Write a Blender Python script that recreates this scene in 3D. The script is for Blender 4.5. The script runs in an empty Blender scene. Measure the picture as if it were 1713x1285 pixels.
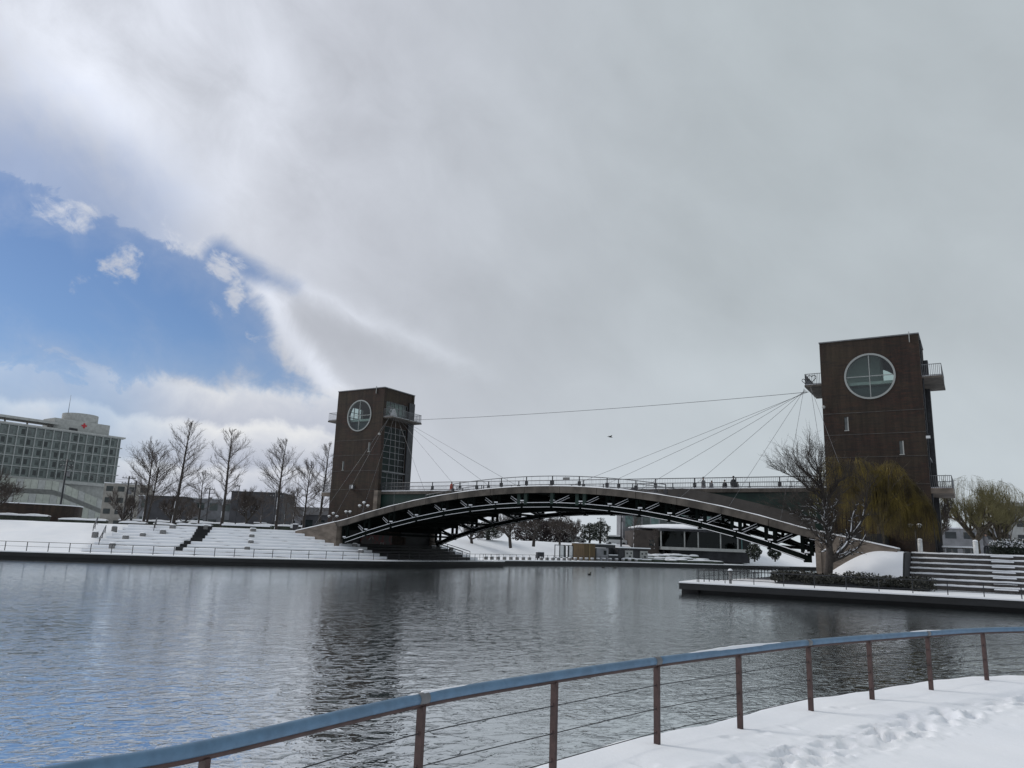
import bpy, bmesh, math, random
import numpy as np
from mathutils import Vector, Matrix, geometry

sc = bpy.context.scene
COL = sc.collection
PI = math.pi
rnd = random.Random(11)

# ------------------------------------------------------------------ camera
EYE = 2.8                                  # metres above the water
PITCH, ROLL, FPX = 0.2109, 0.0359, 1259.05 # focal length in pixels of a 1713 px wide frame
fw = Vector((0, math.cos(PITCH), math.sin(PITCH)))
up = Vector((0, -math.sin(PITCH), math.cos(PITCH)))
ri = Vector((1, 0, 0))
cr = ri * math.cos(ROLL) + up * math.sin(ROLL)
cu = up * math.cos(ROLL) - ri * math.sin(ROLL)
cam = bpy.data.cameras.new('camera')
cam.sensor_width = 36.0
cam.lens = FPX / 1713 * 36.0
cam.clip_start = 0.05
cam.clip_end = 6000
camo = bpy.data.objects.new('camera', cam)
M3 = Matrix((cr, cu, -fw)).transposed()
camo.matrix_world = Matrix.Translation((0, 0, EYE)) @ M3.to_4x4()
COL.objects.link(camo)
sc.camera = camo

# ------------------------------------------------------------------ sky and sun
SUN_AZ, SUN_EL = math.radians(-71), math.radians(36)
world = bpy.data.worlds.new('World')
sc.world = world
world.use_nodes = True
NT = world.node_tree
NT.nodes.clear()

class X:
    """a node socket (or a number) that can be written in formulas"""
    nt = None
    def __init__(s, v): s.v = v
    @staticmethod
    def op(o, *a, clamp=False):
        n = X.nt.nodes.new('ShaderNodeMath'); n.operation = o; n.use_clamp = clamp
        for i, q in enumerate(a):
            q = q.v if isinstance(q, X) else q
            if isinstance(q, (int, float)): n.inputs[i].default_value = q
            else: X.nt.links.new(q, n.inputs[i])
        return X(n.outputs[0])
    def __add__(s, o): return X.op('ADD', s, o)
    __radd__ = __add__
    def __sub__(s, o): return X.op('SUBTRACT', s, o)
    def __rsub__(s, o): return X.op('SUBTRACT', o, s)
    def __mul__(s, o): return X.op('MULTIPLY', s, o)
    __rmul__ = __mul__
    def __truediv__(s, o): return X.op('DIVIDE', s, o)
    def min(s, o): return X.op('MINIMUM', s, o)
    def max(s, o): return X.op('MAXIMUM', s, o)
    def exp(s): return X.op('EXPONENT', s)
    def abs(s): return X.op('ABSOLUTE', s)
    def sqrt(s): return X.op('SQRT', s)
    def clamp(s): return X.op('ADD', s, 0.0, clamp=True)
    def smooth(s, a, b):
        n = X.nt.nodes.new('ShaderNodeMapRange'); n.interpolation_type = 'SMOOTHSTEP'
        X.nt.links.new(s.v, n.inputs[0])
        n.inputs[1].default_value = a; n.inputs[2].default_value = b
        n.inputs[3].default_value = 0; n.inputs[4].default_value = 1
        return X(n.outputs[0])
def vec(x, y, z):
    n = X.nt.nodes.new('ShaderNodeCombineXYZ')
    for i, q in enumerate((x, y, z)):
        q = q.v if isinstance(q, X) else q
        if isinstance(q, (int, float)): n.inputs[i].default_value = q
        else: X.nt.links.new(q, n.inputs[i])
    return X(n.outputs[0])
def noise(v, scale, detail=5, rough=0.55, dist=0.0, out=0):
    n = X.nt.nodes.new('ShaderNodeTexNoise')
    X.nt.links.new(v.v, n.inputs['Vector'])
    n.inputs['Scale'].default_value = scale; n.inputs['Detail'].default_value = detail
    n.inputs['Roughness'].default_value = rough; n.inputs['Distortion'].default_value = dist
    return X(n.outputs[out])
def mix(f, a, b):
    n = X.nt.nodes.new('ShaderNodeMix'); n.data_type = 'RGBA'
    for i, q in ((0, f), (6, a), (7, b)):
        q = q.v if isinstance(q, X) else q
        if isinstance(q, (int, float)): n.inputs[i].default_value = q
        elif isinstance(q, tuple): n.inputs[i].default_value = (*q, 1)
        else: X.nt.links.new(q, n.inputs[i])
    return X(n.outputs[2])
def scale_col(c, f):
    n = X.nt.nodes.new('ShaderNodeVectorMath'); n.operation = 'SCALE'
    if isinstance(c, tuple): n.inputs[0].default_value = c
    else: X.nt.links.new(c.v, n.inputs[0])
    if isinstance(f, X): X.nt.links.new(f.v, n.inputs[3])
    else: n.inputs[3].default_value = f
    return X(n.outputs[0])
def mul_col(c, d):
    n = X.nt.nodes.new('ShaderNodeVectorMath'); n.operation = 'MULTIPLY'
    X.nt.links.new(c.v, n.inputs[0])
    if isinstance(d, tuple): n.inputs[1].default_value = d
    else: X.nt.links.new(d.v, n.inputs[1])
    return X(n.outputs[0])

X.nt = NT
SKY_STRENGTH = 0.1
sky = NT.nodes.new('ShaderNodeTexSky')
sky.sky_type = 'NISHITA'; sky.sun_disc = False
sky.sun_elevation = SUN_EL; sky.sun_rotation = SUN_AZ
sky.air_density = 1.0; sky.dust_density = 0.3; sky.ozone_density = 1.5
tc = NT.nodes.new('ShaderNodeTexCoord')
sep = NT.nodes.new('ShaderNodeSeparateXYZ')
NT.links.new(tc.outputs['Generated'], sep.inputs[0])
dx, dy, dz = (X(o) for o in sep.outputs)
az = X.op('ARCTAN2', dx, dy)
el = X.op('ARCSINE', dz)
# cloud noises, stretched along the wind (upper left to lower right)
ca, sa = math.cos(-0.62), math.sin(-0.62)
qa = az * ca + el * sa
qb = el * ca - az * sa
wind = vec(qa * 1.7, qb * 2.4, el * 0.6)
n_big = noise(wind, 2.1, 6, 0.52, 0.35)
n_mid = noise(vec(qa * 1.5, qb * 1.9, 2.2), 5.5, 9, 0.62, 0.5)
n_soft = noise(vec(qa * 2.0, qb * 4.0, 3.7), 2.6, 3, 0.45)
n_fine = noise(vec(az, el * 1.15, 0.4), 17, 8, 0.62, 0.5)
n_edge = noise(vec(az * 1.0, el * 1.1, 1.9), 9.0, 7, 0.60, 0.8)
# the blue gap: a wedge low on the left between the cloud deck and the far cumulus
d1 = 0.391 - (az + 0.643) * 0.22 - el
d2 = (az + 0.353) * -0.79 + (el - 0.308) * -0.61
d3 = el - 0.176 - (az + 0.45) * 0.06
d4 = az + 1.35
wedge = d1.min(d2).min(d3).min(d4)
# tongue of blue pointing right
tx, ty = az + 0.40, el - 0.338
tl = 0.1051
h = ((tx * 0.100 + ty * -0.0225) / (tl * tl)).clamp()
px_, py_ = tx - h * 0.100, ty + h * 0.0225
tongue = (1 - h) * 0.016 + 0.007 - (px_ * px_ + py_ * py_).sqrt()
wob = (n_edge - 0.5) * 0.060 + (n_fine - 0.5) * 0.062
thin = ((wedge + (n_mid - 0.5) * 0.16 + (n_edge - 0.5) * 0.06).smooth(-0.15, 0.01)) * (az * -1 - 0.36).smooth(0, 0.18) * 0.62
gap_d = (wedge + wob * (1 + (az * -1 - 0.40).clamp() * 4)).max(tongue + (n_fine - 0.5) * 0.030 + (n_edge - 0.5) * 0.012)
gap = gap_d.smooth(-0.010, 0.018) * 0.70 + gap_d.smooth(-0.03, 0.075) * 0.30
gap = gap.max(thin)
def blob(a, e, ra, re):
    u, w = (az - a) / ra, (el - e) / re
    return ((u * u + w * w) * -1).exp()
n_warp = noise(vec(az, el, 14.2), 11, 6, 0.6, 0.4)
az0_, el0_ = az, el
az = az + (n_edge - 0.5) * 0.11 + (n_fine - 0.5) * 0.06
el = el + (n_warp - 0.5) * 0.10 + (n_fine - 0.5) * 0.04
puffs = (blob(-0.500, 0.300, 0.030, 0.032) * 1.0).max(blob(-0.535, 0.288, 0.020, 0.018) * 0.7)
puffs = puffs.max(blob(-0.385, 0.326, 0.034, 0.022) * 1.1).max(blob(-0.372, 0.300, 0.024, 0.026) * 1.0)
puffs = puffs.max(blob(-0.41, 0.272, 0.035, 0.022) * 0.45).max(blob(-0.345, 0.250, 0.024, 0.016) * 0.72)
puffs = puffs.max(blob(-0.575, 0.355, 0.06, 0.026) * 0.8).max(blob(-0.44, 0.345, 0.04, 0.02) * 0.8)
az, el = az0_, el0_
n_wisp = noise(vec(az + el * 0.5, el * 1.1, 6.6), 26, 9, 0.66, 1.1)
puff = (puffs * 0.95 + (n_wisp - 0.5) * 1.9 * (puffs + 0.12) - 0.42).smooth(0.0, 0.62) * 0.85
veil = noise(vec(qa * 1.4, qb * 3.0, 8.1), 5.0, 6, 0.6, 0.4).smooth(0.48, 0.9) * 0.22
clear = (gap * (1 - puff) * (1 - veil)).clamp()
# brightness of the cloud deck
glow = blob(-0.62, 0.52, 0.42, 0.26)
bright = 0.515 + glow * 0.20 + (n_big - 0.5) * (0.10 + glow * 0.34) + (n_soft - 0.5) * 0.10 + (n_mid - 0.5) * (0.06 + glow * 0.38)
bright = bright + blob(0.30, 0.235, 0.13, 0.05) * 0.07 + blob(-0.36, 0.55, 0.07, 0.09) * 0.10
bl = (el - 0.41) * 0.857 + (az + 0.42) * 0.514 + (n_edge - 0.5) * 0.03
ba = (az + 0.52) * 0.857 - (el - 0.47) * 0.514
bright = bright + ((bl * bl * -420).exp() * (ba * ba * -28).exp()) * 0.15
bright = bright - blob(-0.43, 0.50, 0.035, 0.07) * 0.07 - blob(-0.30, 0.40, 0.10, 0.05) * 0.035 - blob(-0.60, 0.43, 0.10, 0.035) * 0.07
bright = bright + (0.26 - el).clamp() * 0.50
r1 = (el - 0.318) + (az + 0.297) * 0.364 + (n_edge - 0.5) * 0.050 + (n_fine - 0.5) * 0.02        # the sunlit rim running down to the right
rim = (((r1 * r1) * -5200).exp() + (r1.max(0.0) * -22).exp() * r1.smooth(-0.004, 0.004) * 0.35) * ((az + 0.325).smooth(0, 0.05)) * (1 - (az + 0.14).smooth(0, 0.16))
shade_w = r1.smooth(0.03, -0.03) * 0 + (1 - r1.smooth(-0.04, 0.0)) * (az + 0.33).smooth(0, 0.05) * (1 - (az + 0.12).smooth(0, 0.12)) * (el - 0.20).smooth(0, 0.04)
d2w = d2 + (n_edge - 0.5) * 0.05 + 0.016
rim2 = (d2w * d2w * -4200).exp() * (1 - (el - 0.30).smooth(0, 0.03)) * (el - 0.16).smooth(0, 0.04)
rims = (rim * 0.095 + rim2 * 0.22) * (0.1 + n_edge * 1.8) - shade_w * 0.035
bright = bright + rims
deck = mix((az + 0.35).smooth(0, 0.75), (0.945, 0.99, 1.10), (0.905, 1.00, 1.065))
deck = scale_col(deck, bright)
# far cumulus under the gap: three banks, each bright along its top and greyer below
lump = noise(vec(az * 1.0, el * 1.6, 5.5), 12, 7, 0.56, 0.5)
def bank_(h0, amp, ph, hi, lo, soft):
    n1 = noise(vec(az, el * 0.7, ph), 7.0, 7, 0.58, 0.6); n2 = noise(vec(az, el, ph + 3), 30, 5, 0.6, 0.5)
    top = (n1 - 0.5) * amp + (n2 - 0.5) * amp * 0.22 + h0 - el
    body = top.smooth(-0.002, soft)
    paler = ((top.max(0.0) * -1) * 34).exp()
    b_ = paler * (hi - lo) + lo + (lump - 0.5) * 0.22
    return body, b_
k1, c1 = bank_(0.190, 0.075, 11.0, 0.86, 0.50, 0.014)
k2, c2_ = bank_(0.140, 0.070, 17.0, 0.90, 0.47, 0.010)
k3, c3 = bank_(0.092, 0.055, 23.0, 0.80, 0.52, 0.012)
cumb = c1 * (1 - k2) + c2_ * k2
cumb = cumb * (1 - k3) + c3 * k3
cumc = mix(((cumb - 0.46) * 3.0).clamp(), (0.88, 0.96, 1.17), (0.985, 1.0, 1.025))
cumc = scale_col(cumc, cumb.max(0.36).min(0.88))
cum = k1 * (1 - (az + 0.27).smooth(0, 0.10))
deck = mix(cum * (1 - (el - 0.20).smooth(0, 0.04)), deck, cumc)
blue = mul_col(X(sky.outputs[0]), (0.54, 0.65, 0.82))
blue = mix(0.04, blue, (4.2, 4.9, 6.0))
total = mix(clear, scale_col(deck, 1 / SKY_STRENGTH), blue)
below = (el + 0.02).smooth(-0.03, 0.03)
total = mix(below, (3.6, 3.8, 4.0), total)
bg = NT.nodes.new('ShaderNodeBackground'); bg.inputs[1].default_value = SKY_STRENGTH
out = NT.nodes.new('ShaderNodeOutputWorld')
NT.links.new(total.v, bg.inputs[0]); NT.links.new(bg.outputs[0], out.inputs[0])

sun = bpy.data.lights.new('sun', 'SUN')
sun.energy = 1.6; sun.angle = math.radians(16); sun.color = (1.0, 0.95, 0.88)
suno = bpy.data.objects.new('sun', sun)
S = Vector((math.sin(SUN_AZ) * math.cos(SUN_EL), math.cos(SUN_AZ) * math.cos(SUN_EL), math.sin(SUN_EL)))
suno.rotation_euler = S.to_track_quat('Z', 'Y').to_euler()
suno.location = S * 300
COL.objects.link(suno)
vs = sc.view_settings
vs.view_transform = 'Standard'; vs.look = 'None'; vs.exposure = 0.0; vs.gamma = 1.0
vs.use_curve_mapping = False
sc.cycles.max_bounces = 6; sc.cycles.transparent_max_bounces = 10
sc.cycles.diffuse_bounces = 3; sc.cycles.glossy_bounces = 3; sc.cycles.transmission_bounces = 4

# ------------------------------------------------------------------ materials
def new_mat(name):
    m = bpy.data.materials.new(name); m.use_nodes = True
    X.nt = m.node_tree
    b = m.node_tree.nodes['Principled BSDF']
    return m, b
def coords(kind='Object'):
    n = X.nt.nodes.new('ShaderNodeTexCoord'); return X(n.outputs[kind])
def geo_pos():
    n = X.nt.nodes.new('ShaderNodeNewGeometry'); return X(n.outputs['Position'])
def setc(b, sock):
    X.nt.links.new(sock.v, b.inputs['Base Color'])
def bump(b, height, strength, dist):
    n = X.nt.nodes.new('ShaderNodeBump'); n.inputs['Strength'].default_value = strength
    n.inputs['Distance'].default_value = dist
    X.nt.links.new(height.v, n.inputs['Height']); X.nt.links.new(n.outputs[0], b.inputs['Normal'])
def varied(name, c, amt=0.25, scale=1.5, rough=0.8, metal=0.0, bmp=0.0, stretch=(1, 1, 1), c2=None):
    """a colour with soft mottling, streaks and fine relief"""
    m, b = new_mat(name)
    p = geo_pos()
    s = X.nt.nodes.new('ShaderNodeVectorMath'); s.operation = 'MULTIPLY'
    X.nt.links.new(p.v, s.inputs[0]); s.inputs[1].default_value = stretch
    v = X(s.outputs[0])
    n1 = noise(v, scale, 6, 0.6)
    lo = tuple(q * (1 - amt) for q in c); hi = c2 or tuple(q * (1 + amt) for q in c)
    setc(b, mix(n1.smooth(0.3, 0.7), lo, hi))
    b.inputs['Roughness'].default_value = rough; b.inputs['Metallic'].default_value = metal
    if bmp: bump(b, noise(v, scale * 9, 4, 0.6), 0.5, bmp)
    return m

M = {}
M['concrete'] = varied('concrete', (0.165, 0.138, 0.115), 0.35, 0.7, 0.85, bmp=0.01, stretch=(1, 1, 2.2))
M['stained'] = varied('stained concrete', (0.086, 0.076, 0.066), 0.45, 0.9, 0.85, bmp=0.01, stretch=(1, 1, 0.6))
M['pale'] = varied('pale concrete', (0.36, 0.37, 0.36), 0.14, 0.8, 0.8)
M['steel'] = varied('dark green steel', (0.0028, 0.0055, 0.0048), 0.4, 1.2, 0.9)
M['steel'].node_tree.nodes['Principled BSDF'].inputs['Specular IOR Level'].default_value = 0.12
M['parapet'] = varied('brown weathered panel', (0.040, 0.036, 0.033), 0.2, 0.8, 0.8)
M['frame'] = varied('light window frame', (0.31, 0.33, 0.325), 0.08, 0.5, 0.7)
M['bay'] = varied('grey green wall bay', (0.15, 0.175, 0.17), 0.15, 0.4, 0.7)
M['green'] = varied('green steel plate', (0.008, 0.030, 0.023), 0.3, 0.8, 0.6)
M['rail'] = varied('painted rail steel', (0.16, 0.165, 0.175), 0.2, 3.0, 0.5, 0.3)
M['dark'] = varied('dark metal', (0.035, 0.037, 0.042), 0.3, 3.0, 0.5, 0.3)
M['white'] = varied('white paint', (0.62, 0.64, 0.65), 0.08, 2.0, 0.6)
M['stone'] = varied('grey granite', (0.20, 0.20, 0.20), 0.35, 9.0, 0.85, bmp=0.006)
M['wetstone'] = varied('wet dark stone', (0.010, 0.011, 0.013), 0.4, 0.9, 0.6, bmp=0.01, stretch=(1, 1, 3))
M['riser'] = varied('dark stone riser', (0.062, 0.056, 0.052), 0.4, 1.5, 0.7, bmp=0.008)
M['railblue'] = varied('blue grey rail pipe', (0.10, 0.185, 0.285), 0.14, 9.0, 0.42, 0.25, bmp=0.001)
M['postbrown'] = varied('brown painted steel', (0.055, 0.030, 0.028), 0.3, 8.0, 0.6, 0.1)
M['bark'] = varied('bark', (0.042, 0.036, 0.032), 0.4, 6.0, 0.9, bmp=0.01)
M['darktwig'] = varied('dark brown twigs', (0.05, 0.042, 0.037), 0.35, 0.8, 0.9)
M['twig'] = varied('grey brown twigs', (0.085, 0.070, 0.062), 0.35, 0.6, 0.9)
M['willowbark'] = varied('willow bark', (0.075, 0.062, 0.045), 0.4, 5.0, 0.9, bmp=0.01)
M['strand'] = varied('yellow willow twigs', (0.085, 0.062, 0.019), 0.5, 0.7, 0.8, c2=(0.25, 0.19, 0.042))
M['strand2'] = varied('olive willow twigs', (0.15, 0.135, 0.06), 0.4, 0.5, 0.8)
M['leafdark'] = varied('dark evergreen leaves', (0.012, 0.02, 0.012), 0.5, 1.5, 0.6, c2=(0.03, 0.045, 0.025))
M['leafmix'] = varied('hedge leaves', (0.016, 0.02, 0.016), 0.5, 2.0, 0.6, c2=(0.04, 0.04, 0.03))
M['leafbrown'] = varied('brown winter leaves', (0.04, 0.028, 0.028), 0.4, 1.0, 0.8, c2=(0.06, 0.045, 0.045))
M['cloth'] = varied('cloth', (0.2, 0.2, 0.21), 0.2, 6, 0.9)
M['yellowbox'] = varied('ochre timber panel', (0.10, 0.066, 0.028), 0.2, 1.5, 0.7, stretch=(4, 4, 0.5))
M['tyre'] = varied('tyre rubber', (0.02, 0.02, 0.02), 0.2, 5, 0.8)
M['red'] = varied('red enamel', (0.42, 0.02, 0.03), 0.1, 3, 0.5)

# snow: white, faintly blue, softly grained
m, b = new_mat('snow'); M['snow'] = m
p = geo_pos()
nn = noise(p, 0.55, 5, 0.55)
setc(b, mix(nn.smooth(0.3, 0.75), (0.80, 0.825, 0.87), (0.86, 0.875, 0.905)))
b.inputs['Roughness'].default_value = 0.7
b.inputs['Specular IOR Level'].default_value = 0.2
bump(b, noise(p, 5.0, 7, 0.62) * 0.7 + noise(p, 45.0, 3, 0.6) * 0.10, 0.35, 0.035)

# brick courses of the towers
m, b = new_mat('brick'); M['brick'] = m
oc = coords('Object')
sp = X.nt.nodes.new('ShaderNodeSeparateXYZ'); X.nt.links.new(oc.v, sp.inputs[0])
bx_, by_, bz_ = (X(o) for o in sp.outputs)
bt = X.nt.nodes.new('ShaderNodeTexBrick')
v = vec(bx_ + by_, bz_, 0.0)
X.nt.links.new(v.v, bt.inputs['Vector'])
bt.inputs['Scale'].default_value = 1.0
bt.inputs['Brick Width'].default_value = 0.42; bt.inputs['Row Height'].default_value = 0.13
bt.inputs['Mortar Size'].default_value = 0.012; bt.inputs['Bias'].default_value = -0.1
bt.inputs['Color1'].default_value = (0.054, 0.023, 0.015, 1)
bt.inputs['Color2'].default_value = (0.022, 0.013, 0.010, 1)
bt.inputs['Mortar'].default_value = (0.022, 0.018, 0.016, 1)
patch = noise(vec((bx_ + by_) * 0.28, bz_ * 0.45, by_ * 0.1), 0.9, 5, 0.6, 0.4)
streak = noise(vec((bx_ + by_) * 0.5, bz_ * 4.2, 0.3), 1.2, 5, 0.7)
bc = mix(patch.smooth(0.30, 0.70), X(bt.outputs[0]), (0.044, 0.032, 0.020))
bc2 = mix(streak.smooth(0.45, 0.75), bc, (0.020, 0.015, 0.013))
damp = noise(vec((bx_ + by_) * 1.1, bz_ * 0.10, 4.0), 2.2, 5, 0.65)
bc2 = scale_col(bc2, damp.smooth(0.25, 0.75) * 0.62 + 0.45)
setc(b, bc2); b.inputs['Roughness'].default_value = 0.85
bump(b, X(bt.outputs[1]) * -1.0 + streak * 0.8, 0.5, 0.02)

# mural wall: dark red patch with pale shapes, all weathered
m, b = new_mat('mural'); M['mural'] = m
oc = coords('Object'); nn = noise(oc, 1.1, 4, 0.6, 0.6)
setc(b, mix(nn.smooth(0.45, 0.6), (0.05, 0.045, 0.045), (0.14, 0.02, 0.02)))

def glass(name, tint, refl, rough=0.02):
    m = bpy.data.materials.new(name); m.use_nodes = True
    nt = m.node_tree; nt.nodes.clear()
    o = nt.nodes.new('ShaderNodeOutputMaterial'); mx = nt.nodes.new('ShaderNodeMixShader')
    t = nt.nodes.new('ShaderNodeBsdfTransparent'); g = nt.nodes.new('ShaderNodeBsdfGlossy')
    t.inputs[0].default_value = (*tint, 1); g.inputs['Roughness'].default_value = rough
    g.inputs[0].default_value = (0.85, 0.9, 0.92, 1)
    ge = nt.nodes.new('ShaderNodeNewGeometry'); dt = nt.nodes.new('ShaderNodeVectorMath'); dt.operation = 'DOT_PRODUCT'
    nt.links.new(ge.outputs['Normal'], dt.inputs[0]); nt.links.new(ge.outputs['Incoming'], dt.inputs[1])
    X.nt = nt
    fr_ = X.op('POWER', 1 - X(dt.outputs['Value']).abs(), 5.0) * 0.9 + (0.04 + refl)
    nt.links.new(fr_.clamp().v, mx.inputs[0])
    nt.links.new(t.outputs[0], mx.inputs[1]); nt.links.new(g.outputs[0], mx.inputs[2])
    nt.links.new(mx.outputs[0], o.inputs[0])
    return m
M['glass'] = glass('clear window glass', (0.72, 0.80, 0.78), 0.02)
M['greenglass'] = glass('green tinted glass', (0.20, 0.33, 0.31), -0.02)
def opaque_glass(name, c, rough=0.12):
    m, b = new_mat(name)
    n1 = noise(geo_pos(), 0.9, 3, 0.5)
    setc(b, mix(n1.smooth(0.35, 0.65), tuple(q * 0.6 for q in c), c))
    b.inputs['Roughness'].default_value = rough
    return m
M['darkglass'] = opaque_glass('dark glass', (0.022, 0.03, 0.032))
M['greyglass'] = opaque_glass('curtained glass', (0.13, 0.15, 0.15), 0.2)
M['midglass'] = opaque_glass('grey green glass', (0.06, 0.078, 0.076), 0.15)
M['panelA'] = varied('pale green panel', (0.37, 0.39, 0.35), 0.12, 0.6, 0.7)
M['annex'] = varied('beige render', (0.24, 0.23, 0.21), 0.15, 0.6, 0.85)
M['greywall'] = varied('grey wall', (0.20, 0.205, 0.22), 0.2, 0.7, 0.85)
M['darkwall'] = varied('dark wall', (0.045, 0.046, 0.052), 0.25, 0.8, 0.85)
M['browns'] = varied('brown cladding', (0.055, 0.045, 0.04), 0.2, 0.8, 0.85)
M['trim'] = varied('pale timber trim', (0.38, 0.30, 0.16), 0.1, 2, 0.7)
M['tealglass'] = glass('teal cafe glass', (0.08, 0.17, 0.17), -0.02)
M['tealsolid'] = opaque_glass('teal panel', (0.12, 0.20, 0.19), 0.3)
M['backing'] = varied('green grey shaft', (0.06, 0.088, 0.082), 0.2, 0.6, 0.7)
M['inner'] = varied('pale green plaster', (0.33, 0.39, 0.36), 0.1, 0.8, 0.8)

# water
WAVE = 0.095; ROUGH_FAR = 0.15
m, b = new_mat('water'); M['water'] = m
p = geo_pos()
sp = X.nt.nodes.new('ShaderNodeSeparateXYZ'); X.nt.links.new(p.v, sp.inputs[0])
wx, wy = X(sp.outputs[0]), X(sp.outputs[1])
wa = math.radians(18)
ua = wx * math.cos(wa) + wy * math.sin(wa); ub = wy * math.cos(wa) - wx * math.sin(wa)
v1 = vec(ua * 0.72, ub, 0.0)
w1 = noise(v1, 1.0, 3, 0.55, 0.4)
w2 = noise(v1, 4.2, 3, 0.5, 0.9)
w3 = noise(vec(wx, wy, 1.0), 9.0, 2, 0.5)
calm = noise(vec(wx * 0.5, wy, 2.0), 0.045, 3, 0.5).smooth(0.30, 0.62)
b.inputs['Base Color'].default_value = (0.014, 0.024, 0.026, 1)
b.inputs['Roughness'].default_value = 0.6; b.inputs['Specular IOR Level'].default_value = 0.0
lee = 1 - wy.smooth(46, 82) * 0.5 * (1 - wx.smooth(-16, 2))
att = (X.op('DIVIDE', 14.0, wy.max(1.0))).min(1.0).max(0.20)
ridge = 1 - (w2 * 2 - 1).abs()
bump(b, (w1 * 0.55 + w2 * 0.45 + ridge * 0.28 + w3 * 0.08) * (0.40 + calm * 0.70) * lee * att, 1.0, WAVE)
nt = m.node_tree
gl = nt.nodes.new('ShaderNodeBsdfGlossy'); gl.inputs['Roughness'].default_value = 0.02; gl.inputs[0].default_value = (0.93, 0.96, 0.97, 1)
lw = nt.nodes.new('ShaderNodeLayerWeight'); lw.inputs[0].default_value = 0.5
bn = [n for n in nt.nodes if n.bl_idname == 'ShaderNodeBump'][0]
rg = (1 - att) * ROUGH_FAR + 0.03
nt.links.new(rg.v, gl.inputs['Roughness'])
nt.links.new(bn.outputs[0], gl.inputs['Normal']); nt.links.new(bn.outputs[0], lw.inputs['Normal'])
ff = X.op('POWER', X(lw.outputs['Facing']), 2.6) * 0.46 + 0.53
ms = nt.nodes.new('ShaderNodeMixShader'); mo = [n for n in nt.nodes if n.bl_idname == 'ShaderNodeOutputMaterial'][0]
nt.links.new(ff.clamp().v, ms.inputs[0]); nt.links.new(b.outputs[0], ms.inputs[1]); nt.links.new(gl.outputs[0], ms.inputs[2])
nt.links.new(ms.outputs[0], mo.inputs[0])

# ------------------------------------------------------------------ mesh helpers
def link(o, parent=None):
    COL.objects.link(o)
    if parent is not None: o.parent = parent
    return o
def props(o, label=None, cat=None, group=None, kind=None):
    if label: o['label'] = label
    if cat: o['category'] = cat
    if group: o['group'] = group
    if kind: o['kind'] = kind
    return o
def root(name, loc, label, cat, group=None, rz=0.0):
    o = bpy.data.objects.new(name, None)
    o.empty_display_size = 0.3
    o.location = loc; o.rotation_euler = (0, 0, rz)
    link(o); return props(o, label, cat, group)

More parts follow.
